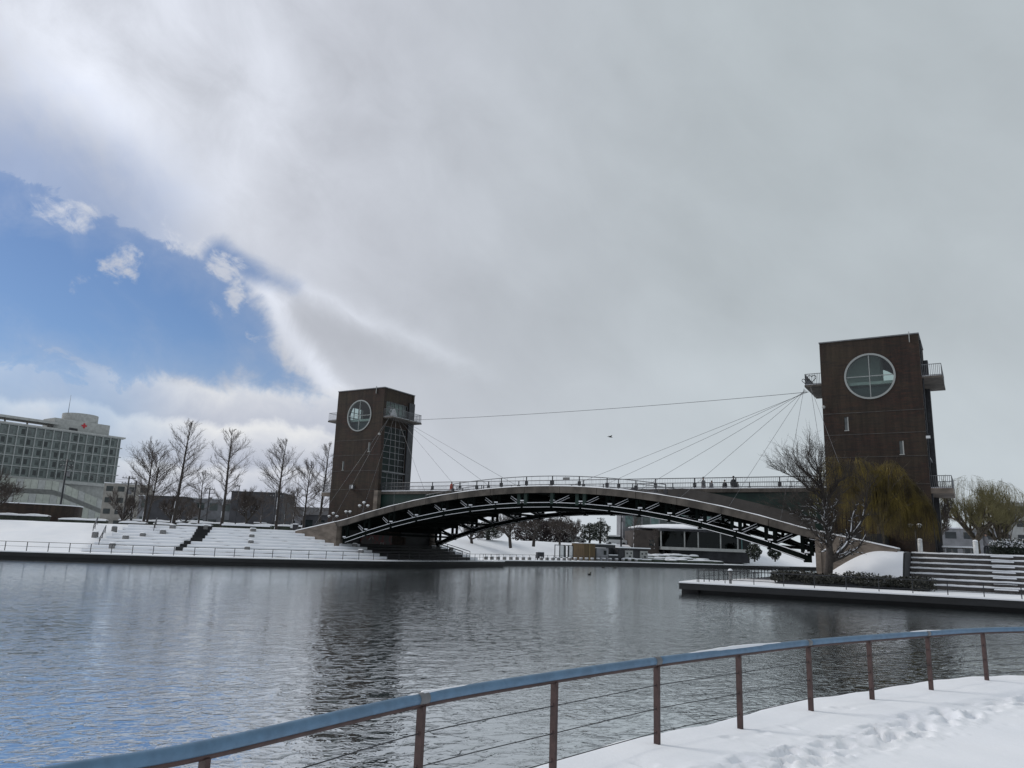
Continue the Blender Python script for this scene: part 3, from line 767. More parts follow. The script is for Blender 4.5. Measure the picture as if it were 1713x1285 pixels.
    # balconies
    for x0, x1, z, yb in ((-1.40, 0.0, 17.32, 5.8), (TW, TW + 1.5, 17.32, 5.8), (TW, TW + 1.55, 7.98, 5.5)):
        th = 0.17 if z > 10 else 0.42
        b_ = MB().box(fx(x0), fx(x1), 0.05, yb, z, z + th, 0)
        b_.box(fx(x0 + 0.05), fx(x1 - 0.05), 0.10, yb - 0.05, z + th, z + th + 0.05, 1)
        bo = b_.build('balcony', [M['concrete'] if z < 10 else M['stained'], M['snow']], rt)
        zt = z + th
        outer = x0 + 0.06 if x0 < 0 else x1 - 0.06; inner_ = x1 if x0 < 0 else x0
        barred(bo, 'railing', (fx(inner_), 0.1), (fx(outer), 0.1), zt, zt + 0.98)
        barred(bo, 'railing', (fx(outer), 0.1), (fx(outer), yb - 0.06), zt, zt + 0.98)
        barred(bo, 'railing', (fx(outer), yb - 0.06), (fx(inner_), yb - 0.06), zt, zt + 0.98)
    sx = 1.31 if mir < 0 else 7.03
    MB().box(fx(sx - 0.03), fx(sx + 0.03), -0.10, -0.02, 20.45, 21.35).build('rain_spout', M['pale'], rt)
    # lamp on the corner, drain pipe down the outer corner
    MB().tube([(fx(0.14), -0.02, 15.3), (fx(0.14), -0.34, 15.36)], [0.06, 0.15], 8).build('floodlight', M['pale'], rt)
    MB().tube([(fx(TW + 0.09), 0.18, 3.3), (fx(TW + 0.09), 0.18, 20.6)], 0.07, 6).build('drain_pipe', M['dark'], rt)
    MB().box(fx(TW), fx(TW + 0.35), 4.7, 5.6, 3.3, 19.9).build('corner_pier', M['dark'], rt)
    MB().box(fx(-0.16), fx(-0.003), 4.72, 5.80, 3.3, 20.0).build('corner_pier', M['dark'], rt)
    if mir < 0:
        bx = MB().box(fx(3.70), fx(4.25), -0.35, -0.01, 8.82, 9.28).build('wall_box', M['rail'], rt)
        MB().box(fx(3.68), fx(3.88), -0.37, -0.352, 8.84, 9.26).build('hatch', M['white'], bx)
    else:
        MB().box(fx(TW - 0.02), fx(TW + 0.28), -0.22, 0.0, 12.35, 12.55).build('floodlight', M['white'], rt)
    return rt
towerL = tower(-1, 'brick_tower', 'dark brick tower with green glass side at left end of arched bridge', (AX, AY, 0))
towerR = tower(1, 'brick_tower', 'tall dark brick tower behind yellow willow at right end of bridge', st(GAP, 0))
def heart(parent, name, x, y, z, s_, mat, r=0.032):
    pts = []
    for k in range(25):
        a = 2 * PI * k / 24
        pts.append((x + s_ * 0.062 * 16 * math.sin(a) ** 3 / 1.0, y, z + s_ * 0.062 * (13 * math.cos(a) - 5 * math.cos(2 * a) - 2 * math.cos(3 * a) - math.cos(4 * a))))
    return MB().tube(pts, r, 6).build(name, mat, parent)
hl = root('heart_ornament', st(-0.1 + 1.0, 0.9, 17.62), 'white openwork bell and heart ornament on the left tower balcony', 'ornament', None, -TH)
MB().loft([[(rr * math.cos(2 * PI * k / 10), rr * math.sin(2 * PI * k / 10), z) for k in range(10)] for rr, z in ((0.46, 0), (0.40, 0.18), (0.27, 0.52), (0.17, 0.80), (0.05, 0.92))], 0, True, True).build('bell', M['white'], hl)
heart(hl, 'heart', 0.0, -0.30, 0.50, 0.42, M['white'], 0.035)
hr = root('heart_ornament', st(48.95, 0.45, 17.62), 'pair of dark heart outlines on the right tower balcony railing', 'ornament', None, -TH)
heart(hr, 'heart', 0.18, -0.42, 0.42, 0.36, M['dark']); heart(hr, 'heart', -0.40, -0.42, 0.24, 0.24, M['dark'])

# ------------------------------------------------------------------ the arched bridge
CS = GAP / 2
def zr(s):
    d = abs(s - CS); return 8.47 - 0.0062 * d * d if d < 24 else 4.9 - 0.21 * (d - 24)
def zc(s):
    d = abs(s - CS); return 6.70 - 0.0070 * d * d
def tf(s): d = s - CS; return -4.7 - 0.0025 * d * d
def tback(s): return TD - tf(s)
bridge = root('arch_bridge', (AX, AY, 0), 'snowy arched footbridge with dark steel trusses between two brick towers', 'bridge', None, -TH)
def samples(a, b_, n): return [a + (b_ - a) * i / n for i in range(n + 1)]
def sweep(name, ss, prof, mats, ids=None, closed=True):
    """prof(s) returns the corner points (t, z) of the section at s"""
    mb = MB(); rings = [[(s, t, z) for t, z in prof(s)] for s in ss]
    n = len(rings[0]); vs = [p for r in rings for p in r]
    for i in range(len(ss) - 1):
        for j in range(n):
            k = (j + 1) % n
            mb.add([rings[i][j], rings[i][k], rings[i + 1][k], rings[i + 1][j]], [(0, 1, 2, 3)], ids[j] if ids else 0)
    mb.add(rings[0], [tuple(range(n))], ids[0] if ids else 0); mb.add(rings[-1], [tuple(range(n))], ids[0] if ids else 0)
    me = mb.build(name, mats, bridge, recalc=False)
    bm = bmesh.new(); bm.from_mesh(me.data); bmesh.ops.remove_doubles(bm, verts=bm.verts, dist=1e-4)
    bmesh.ops.recalc_face_normals(bm, faces=bm.faces); bm.to_mesh(me.data); bm.free()
    return me
# edge panels of both ramps, jointed every 4 m, each with its ledge of snow
for face, (tt, sg) in {'front': (tf, 1), 'back': (tback, -1)}.items():
    n = 13
    for i in range(n):
        a, c = -0.35 + (GAP + 0.7) * i / n + 0.02, -0.35 + (GAP + 0.7) * (i + 1) / n - 0.02
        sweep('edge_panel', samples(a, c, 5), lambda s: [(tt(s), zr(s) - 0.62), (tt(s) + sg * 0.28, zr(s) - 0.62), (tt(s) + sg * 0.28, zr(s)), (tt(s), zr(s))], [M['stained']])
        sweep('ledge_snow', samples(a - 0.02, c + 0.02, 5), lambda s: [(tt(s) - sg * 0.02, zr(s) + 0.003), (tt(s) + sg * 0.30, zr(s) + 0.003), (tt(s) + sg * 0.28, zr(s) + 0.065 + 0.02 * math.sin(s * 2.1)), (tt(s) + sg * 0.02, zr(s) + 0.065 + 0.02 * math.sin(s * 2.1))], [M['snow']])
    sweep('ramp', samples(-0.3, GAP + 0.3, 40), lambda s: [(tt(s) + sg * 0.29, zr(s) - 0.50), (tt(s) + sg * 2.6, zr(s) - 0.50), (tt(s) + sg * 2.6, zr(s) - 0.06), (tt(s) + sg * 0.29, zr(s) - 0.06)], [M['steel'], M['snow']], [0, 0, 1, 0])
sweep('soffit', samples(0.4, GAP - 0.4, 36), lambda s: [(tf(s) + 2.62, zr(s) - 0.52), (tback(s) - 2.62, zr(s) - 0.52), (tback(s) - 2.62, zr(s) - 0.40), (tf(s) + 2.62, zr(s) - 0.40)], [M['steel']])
sweep('dark_filler', samples(4, GAP - 4, 36), lambda s: [(2.5, zr(s) - 0.53), (3.3, zr(s) - 0.53), (3.3, zr(s) - 1.95 + 0.9 * sst((abs(s - CS) - 6) / 10)), (2.5, zr(s) - 1.95 + 0.9 * sst((abs(s - CS) - 6) / 10))], [M['steel']])  # dark plate added to keep the open space under the deck black
# flat deck between the towers and the steel wall that carries it
MB().box(0.02, GAP - 0.02, 0.72, 5.08, 7.72, 7.88, 0).box(0.05, GAP - 0.05, 0.74, 5.06, 7.881, 7.95, 1).build('deck', [M['steel'], M['snow']], bridge)
for y0 in (0.35, 5.10): MB().box(-0.02, GAP + 0.02, y0, y0 + 0.35, 8.18, 8.52, 0).box(0.05, GAP - 0.05, y0 + 0.02, y0 + 0.33, 8.521, 8.60, 1).build('deck_edge', [M['stained'], M['snow']], bridge)
for s0, s1 in ((0.02, 13.5), (GAP - 13.5, GAP - 0.02)):
    for t0 in (0.55, 5.15):
        sweep('spandrel_plate', samples(s0, s1, 10), lambda s: [(t0, min(zr(s) - 0.4, 8.16)), (t0 + 0.12, min(zr(s) - 0.4, 8.16)), (t0 + 0.12, 8.17), (t0, 8.17)], [M['green']])
MB().box(-0.28, 0.30, -0.30, 0.33, 5.6, 8.6).build('end_post', M['concrete'], bridge)
# trusses: flanged lower chords, struts and braces, snow lying on every flange
def flanged(name, P, Q, w, hgt, snow=1.0, mat='steel', sink=0.0):
    """an I section member from P to Q with snow on both flanges"""
    P, Q = Vector(P), Vector(Q); d = (Q - P); e = Vector((0, 1, 0)); n = e.cross(d).normalized()
    if n.z < 0: n = -n
    mb = MB()
    def slab(n0, n1, hw, m, a=0.0, c=1.0):
        p, q = P + d * a, P + d * c
        mb.hexa([p - e * hw + n * n0, q - e * hw + n * n0, q + e * hw + n * n0, p + e * hw + n * n0, p - e * hw + n * n1, q - e * hw + n * n1, q + e * hw + n * n1, p + e * hw + n * n1], m)
    slab(hgt / 2 - 0.03, hgt / 2, w, 0); slab(-hgt / 2, -hgt / 2 + 0.03, w, 0); slab(-hgt / 2 + 0.031, hgt / 2 - 0.031, 0.02, 0)
    if snow > 0:
        slab(hgt / 2 + 0.002, hgt / 2 + 0.055, w * 0.99, 1, 0.02, 0.02 + 0.96 * snow); slab(-hgt / 2 + 0.032, -hgt / 2 + 0.07, w * 0.99, 1, 0.04, 0.04 + 0.9 * snow)
    return mb.build(name, [M[mat], M['snow']], bridge)
ND = [-24.2, -21.4, -18.2, -15.0, -11.6, -8.4, -5.4, -2.4, 0.9, 4.0, 7.0, 10.0, 12.8, 15.6, 18.6, 21.4, 24.2]
for side in (0, 1):
    tcf = (lambda s: tf(s) + 0.55) if side == 0 else (lambda s: tback(s) - 0.55)
    nod = [(CS + d, tcf(CS + d), zc(CS + d)) for d in ND]
    for a, c in zip(nod[:-1], nod[1:]): flanged('chord', a, c, 0.17, 0.46)
    for i, (s, t, z) in enumerate(nod):
        d = s - CS
        g = MB().box(s - 0.30, s + 0.30, t - 0.06, t + 0.06, z - 0.30, z + 0.30, 0); g.box(s - 0.18, s + 0.18, t - 0.15, t + 0.15, z + 0.25, z + 0.40, 0)
        g.box(s - 0.20, s + 0.20, t - 0.17, t + 0.17, z + 0.401, z + 0.52, 1); g.build('node_plate', [M['steel'], M['snow']], bridge)
        top = zr(s) - 0.5
        if abs(d) < 4.5 and side == 0:
            for k in ((-0.38, 0.38) if abs(d) > 1 else (0,)):
                MB().box(s + k - 0.17, s + k + 0.17, t - 0.18, t + 0.12, z + 0.1, top).build('green_post', M['green'], bridge)
        elif top - z > 0.5:
            for k in (-0.33, 0.33):
                MB().box(s + k - 0.14, s + k + 0.14, t - 0.1, t + 0.1, z + 0.2, top).build('strut', M['steel'], bridge)
        # brace outward from each node, and the sloping wind brace back to the middle
        if abs(d) < 22.5:
            od = 1 if d >= 0 else -1
            flanged('brace', (s + od * 0.3, t, z + 0.15), (s + od * 2.5, t + (0.7 if side == 0 else -0.7), min(top, z + 1.25)), 0.09, 0.22, 0.62 if side == 0 else 0.3)
            MB().tube([(s, t, z), (s - od * 1.3, 2.9, zr(s) - 1.0)], 0.11, 6).build('wind_brace', M['steel'], bridge)
    # low horizontal ties between the chords are seen from below
for d in ND[1:-1:2]:
    s = CS + d
    MB().box(s - 0.1, s + 0.1, tf(s) + 0.7, tback(s) - 0.7, zc(s) - 0.12, zc(s) + 0.12).build('cross_tie', M['steel'], bridge)
for d in ND:
    s = CS + d
    MB().box(s - 0.12, s + 0.12, tf(s) + 0.4, tback(s) - 0.4, zr(s) - 1.0, zr(s) - 0.54).build('cross_girder', M['steel'], bridge)
# concrete abutments with their long end walls
for mir in (-1, 1):
    q = (lambda x: CS + mir * x)
    for tt, sg, nm in ((tf, 1, 'front'), (tback, -1, 'back')):
        mb = MB()
        prof = [(CS + 0.32, None), (30.6, None)]
        xs = [CS + 0.36, 26.0, 27.0, 28.2, 29.4, 30.55]
        for i in range(len(xs) - 1):
            a, c = xs[i], xs[i + 1]
            za, zb = zr(q(a)), zr(q(c))
            low = 0.4
            mb.hexa([(q(a), tt(q(a)) + 0.02 * sg, low), (q(c), tt(q(c)) + 0.02 * sg, low), (q(c), tt(q(c)) + sg * 2.6, low), (q(a), tt(q(a)) + sg * 2.6, low),
                     (q(a), tt(q(a)) + 0.02 * sg, za), (q(c), tt(q(c)) + 0.02 * sg, zb), (q(c), tt(q(c)) + sg * 2.6, zb), (q(a), tt(q(a)) + sg * 2.6, za)], 0)
            mb.hexa([(q(a), tt(q(a)) - 0.03 * sg, za + .003), (q(c), tt(q(c)) - 0.03 * sg, zb + .003), (q(c), tt(q(c)) + sg * 2.6, zb + .003), (q(a), tt(q(a)) + sg * 2.6, za + .003),
                     (q(a), tt(q(a)) - 0.01 * sg, za + 0.10), (q(c), tt(q(c)) - 0.01 * sg, zb + 0.09), (q(c), tt(q(c)) + sg * 2.6, zb + 0.09), (q(a), tt(q(a)) + sg * 2.6, za + 0.10)], 1)
        mb.build('end_wall', [M['concrete'], M['snow']], bridge)
        c0 = CS - 0.05
        pier = MB().hexa([(q(c0), tt(q(c0)) - 0.05 * sg, 0.2), (q(c0 + 0.40), tt(q(c0 + .4)) - 0.05 * sg, 0.2), (q(c0 + 0.40), tt(q(c0)) + sg * 1.2, 0.2), (q(c0), tt(q(c0)) + sg * 1.2, 0.2),
                          (q(c0), tt(q(c0)) - 0.05 * sg, zr(q(c0)) - 0.62), (q(c0 + 0.40), tt(q(c0 + .4)) - 0.05 * sg, zr(q(c0)) - 0.05), (q(c0 + 0.40), tt(q(c0)) + sg * 1.2, zr(q(c0)) - 0.05), (q(c0), tt(q(c0)) + sg * 1.2, zr(q(c0)) - 0.62)])
        pier.build('end_pier', M['concrete'], bridge)
    MB().box(q(CS + 0.15), q(CS + 4.5), tf(q(CS)) + 1.25, tback(q(CS)) - 1.25, -0.5, zr(q(CS)) - 0.1).build('abutment', M['wetstone'], bridge)
    if mir < 0:
        mu = MB().box(0.02, -0.195, -2.2, 3.2, 1.6, 3.5).build('mural', M['mural'], bridge)
        for y, z, a in ((-0.9, 3.0, 0.3), (-0.2, 3.05, -0.2), (1.1, 2.4, 0.12), (1.7, 2.4, -0.1)):
            MB().hexa([(0.024, y - 0.13, z - 0.5 * (y > 0.5) - 0.15), (0.024, y + 0.13, z - 0.5 * (y > 0.5) - 0.15), (0.03, y + 0.13, z - 0.5 * (y > .5) - 0.15), (0.03, y - 0.13, z - 0.5 * (y > .5) - 0.15),
                       (0.024, y - 0.10 + a, z + 0.2), (0.024, y + 0.16 + a, z + 0.2), (0.03, y + 0.16 + a, z + 0.2), (0.03, y - 0.10 + a, z + 0.2)]).build('mural_shape', M['stone'], mu)
# railings: the flat deck, and the crown of the front ramp
def railing(pts, zoff, h, post_gap, name='railing', bars=0.16, base=True, mid=True):
    pts = [Vector(p) for p in pts]; L = [0]
    for a, c in zip(pts[:-1], pts[1:]): L.append(L[-1] + (c - a).length)
    def at(d):
        for i in range(len(pts) - 1):
            if d <= L[i + 1] + 1e-6: return pts[i].lerp(pts[i + 1], (d - L[i]) / (L[i + 1] - L[i]))
        return pts[-1]
    mb = MB()
    up_ = Vector((0, 0, 1))
    mb.tube([p + up_ * (zoff + h) for p in pts], 0.04, 5)
    if mid: mb.tube([p + up_ * (zoff + h * 0.52) for p in pts], 0.022, 4)
    mb.tube([p + up_ * (zoff + 0.1) for p in pts], 0.022, 4)
    ro = mb.build(name, M['rail'], bridge)
    bm_ = MB(); n = int(L[-1] / bars)
    for i in range(n + 1):
        p = at(L[-1] * i / n); bm_.tube([p + up_ * (zoff + 0.1), p + up_ * (zoff + h)], 0.011, 3, smooth=False)
    props(bm_.build('railing_bars', M['rail'], ro), kind='stuff')
    n = max(1, int(round(L[-1] / post_gap))); pm = None
    for i in range(n + 1):
        p = at(L[-1] * i / n)
        if pm is None:
            b_ = MB().box(-0.04, 0.04, -0.04, 0.04, 0, h); b_.box(-0.13, 0.13, -0.10, 0.10, 0.05, 0.45) if base else None
            pm = b_.build('post', M['dark'], ro); pm.location = p + up_ * zoff
        else: inst(pm, ro, p + up_ * zoff)
    return ro
railing([(0.1, 0.5, 8.6), (GAP - 0.1, 0.5, 8.6)], 0, 0.92, 3.9)
railing([(0.1, 5.3, 8.6), (GAP - 0.1, 5.3, 8.6)], 0, 0.92, 3.9)
railing([(s, tf(s) + 0.16, zr(s) + 0.08) for s in samples(14.5, 37.5, 16)], 0, 0.90, 3.0, mid=False, bars=0.9)
railing([(s, tf(s) + 2.4, zr(s) - 0.05) for s in samples(9.5, 16.5, 8)], 0, 0.85, 2.4, base=True, bars=0.5)
railing([(s, tf(s) + 2.4, zr(s) - 0.05) for s in samples(33.4, 38.0, 6)], 0, 0.85, 2.4, base=True, bars=0.5)
# solid stair wall on the right ramp
sweep('stair_wall', samples(34.5, 49.5, 16), lambda s: [(tf(s) + 2.3, zr(s) - 0.05), (tf(s) + 2.42, zr(s) - 0.05), (tf(s) + 2.42, zr(s) + 0.95 * sst((s - 34.3) / 4.5) + 0.02), (tf(s) + 2.3, zr(s) + 0.95 * sst((s - 34.3) / 4.5) + 0.02)], [M['parapet']])
MB().box(27.2, 27.9, tf(25) + 0.02, tf(25) + 0.08, 9.0, 9.28).build('notice', M['stone'], bridge)
# stay cables from the tower brackets
for left in (True, False):
    for tt in (tf,):
        for k, d in enumerate((2.2, 6.4, 10.6, 14.6, 18.4, 21.4)):
            sgm = -d if False else d
            s = d + 0.5 if left else GAP - d - 0.5
            p0 = (1.5, 0.3 + k * 0.35, 17.25) if left else (GAP - 1.5, 0.3 + k * 0.35, 17.25)
            t1 = tt(s) + (0.5 if tt is tf else -0.5)
            MB().tube([p0, (s, t1, zr(s) + 0.15)], 0.015, 4).build('stay_cable', M['rail'], bridge)
        for k, d in enumerate((-1.2, -3.6)):
            s = d if left else GAP - d
            p0 = (0.9, 0.06, 17.25) if left else (GAP - 0.9, 0.06, 17.25)
            MB().tube([p0, (s, tt(s) + (0.6 if tt is tf else -0.6), max(zr(s), 3.9) + 0.3)], 0.015, 4).build('stay_cable', M['rail'], bridge)
MB().tube([(1.5 + (GAP - 3.0) * f, 2.5, 17.35 - 0.3 * 4 * f * (1 - f)) for f in samples(0, 1, 16)], 0.022, 4).build('span_cable', M['rail'], bridge)

# ------------------------------------------------------------------ steps, stones and rails on the near bank
steps = root('stone_steps', (*bank(LA - 30, 8), QZ), 'wide flight of snow covered stone steps rising from the left quay', 'steps')
SX, SY = steps.location.x, steps.location.y
def rel(x, y, z): return (x - SX, y - SY, z - QZ)
def along(a0, a1, n): return [a0 + (a1 - a0) * i / n for i in range(n + 1)]
sr = random.Random(3)
for i in range(NSTEP):
    f0, f1 = i / NSTEP, (i + 1) / NSTEP
    z1 = QZ + (ZT - QZ) * f1 + 0.02; z0 = QZ + (ZT - QZ) * f0
    aa = along(STEP0 + 0.5 * i * 0.2, STEP1, 90)
    V = []; rowsn = 6
    for a in aa:
        b_, t_ = bank_b(a), bank_t(a)
        o0 = b_ + (t_ - b_) * f0; o1 = b_ + (t_ - b_) * f1 + 0.15
        bare_h = 0.02 + 0.05 * max(0, math.sin(a * 2.3 + i * 1.7) * math.sin(a * 0.71 + i)) + 0.02 * sr.random()  # height of stone riser left bare below the snow
        zs = z0 - 0.01 + bare_h
        for o, z in ((o0, z0 - 0.35), (o0, zs), (o0 - 0.035, zs + 0.01), (o0 - 0.03, z1 - 0.04), (o0 + 0.06, z1), (o1, z1 + 0.015)):
            x, y = bank(a, o); V.append(rel(x, y, z))
    F = []; mi = []
    for k in range(len(aa) - 1):
        for r in range(rowsn - 1):
            F.append((k * rowsn + r, (k + 1) * rowsn + r, (k + 1) * rowsn + r + 1, k * rowsn + r + 1)); mi.append(2 if LA - 20.5 + 0.25 * i < aa[k] < LA - 5.0 else 0 if r == 0 else 1)
    np_mesh('step', np.array(V), np.array(F), [M['riser'], M['snow'], M['wetstone']], steps, mi)
# the bare, wet stair aisle where the snow has gone
for i in range(1, NSTEP):
    f0, f1 = i / NSTEP, (i + 1) / NSTEP
    w0, w1 = (42.9 - 0.12 * i, 40.9 - 0.30 * (i - 4)) if i >= 4 else (44.0 - 0.30 * i, 43.2 - 0.32 * i)
    z1 = QZ + (ZT - QZ) * f1 + 0.075; z0 = QZ + (ZT - QZ) * f0
    mb = MB(); P = []
    for a in (LA - w0, LA - w1):
        b_, t_ = bank_b(a), bank_t(a)
        o0 = b_ + (t_ - b_) * f0 - 0.06; o1 = b_ + (t_ - b_) * f1 + 0.1
        P.append([rel(*bank(a, o0), z0 - 0.1), rel(*bank(a, o1), z0 - 0.1), rel(*bank(a, o0), z1), rel(*bank(a, o1), z1)])
    mb.hexa([P[0][0], P[1][0], P[1][1], P[0][1], P[0][2], P[1][2], P[1][3], P[0][3]])
    mb.build('bare_step', M['wetstone'], steps)

def stone_block(x, y, z, rz, s_, label, group):
    r = root('stone_block', (x, y, z), label, 'stone block', group, rz)
    mb = MB().bevbox(-0.40 * s_, 0.40 * s_, -0.30 * s_, 0.30 * s_, -0.25, 0.58 * s_, 0.06)
    mb.build('block', M['stone'], r)
    mb = MB().bevbox(-0.41 * s_, 0.41 * s_, -0.31 * s_, 0.31 * s_, 0.581 * s_, 0.581 * s_ + 0.10, 0.07)
    mb.build('snow_cap', M['snow'], r)
    return r
STONES = [(53.3, 10.1, 'grey stone block set lowest beside the leftmost stair handrail'), (52.4, 12.8, 'grey stone block at the head of the leftmost stair handrail'),
 (50.0, 9.0, 'grey stone block halfway up the snow slope by the second handrail'), (50.2, 5.9, 'grey stone block at the foot of the second handrail near the quay'),
 (46.6, 11.4, 'grey stone block on upper steps left of the dark aisle'), (48.6, 10.2, 'grey stone block in mid flight left of the dark aisle'), (45.9, 13.5, 'grey stone block on the top step near the two trunked bare tree'),
 (40.6, 13.2, 'dark stone block standing at the top of the bare stair aisle'),
 (34.5, 11.4, 'topmost stone block of the row of four up the middle steps'), (35.0, 9.2, 'second stone block from the top of the row of four on the steps'),
 (35.4, 7.2, 'third stone block down of the row of four on the steps'), (36.1, 5.0, 'lowest stone block of the row of four on the steps'),
 (21.7, 6.3, 'snow topped stone block tucked against the bridge end pier'), (22.9, 3.9, 'rounded snowy stone block on the quay steps below the bridge pier'),
 (7.0, 6.2, 'dark stone block in the shade beneath the far edge of the bridge'), (6.1, 4.0, 'dark stone block at the foot of the steps beneath the bridge'), (4.2, 5.6, 'stone block in the light just beyond the bridge steps')]
for a, o, lab in STONES:
    x, y = bank(LA - a, o)
    stone_block(x, y, float(bank_z(LA - a, o)) + 0.12, rnd.uniform(-0.3, 0.6), rnd.uniform(0.62, 0.74), lab, 'stone blocks on the left steps')
def handrail(a, o0, o1, lab, h=0.75, da=1.2):
    p = [(*bank(LA - a - da * (o - o0) / 5, o), float(bank_z(LA - a, o)) + 0.1) for o in (o0, (o0 + o1) / 2, o1)]
    r = root('handrail', p[0], lab, 'handrail', 'sloping handrails on the left steps')
    q = [(x - p[0][0], y - p[0][1], z - p[0][2]) for x, y, z in p]
    MB().tube([(x, y, z + h) for x, y, z in q], 0.045, 6).build('rail', M['dark'], r)
    MB().tube([(x, y, z + h * 0.55) for x, y, z in q], 0.03, 5).build('rail', M['dark'], r)
    for x, y, z in q: MB().tube([(x, y, z - 0.2), (x, y, z + h)], 0.035, 6).build('post', M['dark'], r)
handrail(54.0, 11.5, 15.6, 'dark handrail at the far left top of the snowy steps')
handrail(51.6, 6.3, 11.6, 'dark handrail climbing the left side of the steps between stones')
handrail(48.0, 12.2, 16.0, 'short dark handrail near the top of steps below the tall bare tree')
handrail(5.2, 3.0, 8.8, 'dark handrail climbing the slope just beyond the bridge')
handrail(3.6, 3.0, 9.2, 'outer of the two dark handrails on the slope beyond the bridge')

# ------------------------------------------------------------------ waterside fences
def fence(P, gap, h, name, label, cat='fence', group=None, rails=(1.0,), r=0.022, mat='dark', z=QZ, postw=0.025):
    P = np.array(P, float); L = np.concatenate([[0], np.cumsum(np.linalg.norm(np.diff(P, axis=0), axis=1))])
    n = max(1, int(round(L[-1] / gap)))
    rt = root(name, (P[0, 0], P[0, 1], z), label, cat, group)
    for f in rails: MB().tube([(x - P[0, 0], y - P[0, 1], h * f) for x, y in P], r if f > 0.9 else r * 0.6, 5).build('top_rail' if f > 0.9 else 'lower_rail', M[mat], rt)
    pm = None
    for i in range(n + 1):
        d = L[-1] * i / n; x = np.interp(d, L, P[:, 0]) - P[0, 0]; y = np.interp(d, L, P[:, 1]) - P[0, 1]
        if pm is None: pm = MB().box(-postw, postw, -postw, postw, -0.05, h).build('post', M[mat], rt); pm.location = (x, y, 0)
        else: inst(pm, rt, (x, y, 0))
    return rt
aa = along(LA - 75, LA - 0.6, 120)
fence([bank(a, 0.55) for a in aa], 1.75, 0.80, 'quay_fence', 'long thin dark fence along the edge of the left quay', rails=(1.0, 0.5))
fence([farpt(a, 0.5) for a in along(7.5, 42.0, 40)], 1.5, 0.75, 'quay_fence', 'low dark fence on the far quay before the kiosk', rails=(1.0,))
i0 = 1
fence([tuple(p) for p in (CR + normals_left(CR) * 0.62)[i0:i0 + 70]], 1.85, 0.82, 'quay_fence', 'dark fence along the front edge of the right quay', rails=(1.0, 0.3), r=0.03, postw=0.02)
fence([tuple(p) for p in (CB[::-1] - normals_left(CB[::-1]) * 0.45)[0:30]], 1.15, 0.82, 'quay_fence', 'dark fence along the canal side of the right quay', rails=(1.0, 0.5), r=0.03)
rt = root('lifebuoy_stand', (*((CR + normals_left(CR) * 0.75)[3]), QZ), 'snow capped post by the corner of the right quay fence', 'post')
MB().cyl(0, 0, -0.05, 0.85, 0.09, 8).build('post', M['stone'], rt); MB().dome(0, 0, 0.85, 0.17, 0.14).build('snow_cap', M['snow'], rt)

# right steps up to the plaza
rs = root('terrace_steps', st(56, -5.4, QZ), 'dark stone terrace steps with snow on every tread at right', 'steps', None, -TH)
NR = 7; RISE = (PZ - QZ) / NR
for i in range(NR):
    z0, z1 = RISE * i, RISE * (i + 1); t0 = -5.5 + i * 0.70 + 5.4; s0 = 0.04
    e = MB().box(s0, 60, t0, t0 + 0.75, z0 - 0.3, z1 - 0.10, 0)
    e.build('riser', M['riser'], rs)
    V = []; n = 90
    for k in range(n + 1):
        x = s0 - 0.03 + (60 - s0) * (k / n) ** 1.8
        w = 0.012 * math.sin(x * 3.1 + i * 2) + 0.008 * math.sin(x * 9.7 + i)
        for y, z in ((t0 + 0.3, z1 - 0.099), (t0 - 0.05 + w, z1 - 0.099), (t0 - 0.07 + w, z1 - 0.04), (t0 - 0.02 + w, z1 + 0.012 + w), (t0 + 0.76, z1 + 0.02 + w)): V.append((x, y, z))
    F = [(k * 5 + r, (k + 1) * 5 + r, (k + 1) * 5 + r + 1, k * 5 + r + 1) for k in range(n) for r in range(4)]
    np_mesh('tread_snow', np.array(V), np.array(F), M['snow'], rs, None, True)
    hs = MB().box(5.22, 6.55, t0 - 0.34, t0 - 0.08, z0 - 0.2, z0 + RISE * 0.50, 0).build('half_step', M['riser'], rs)
    MB().bevbox(5.18, 6.59, t0 - 0.38, t0 - 0.085, z0 + RISE * 0.501, z0 + RISE * 0.50 + 0.085, 0.04).build('snow_cap', M['snow'], hs)

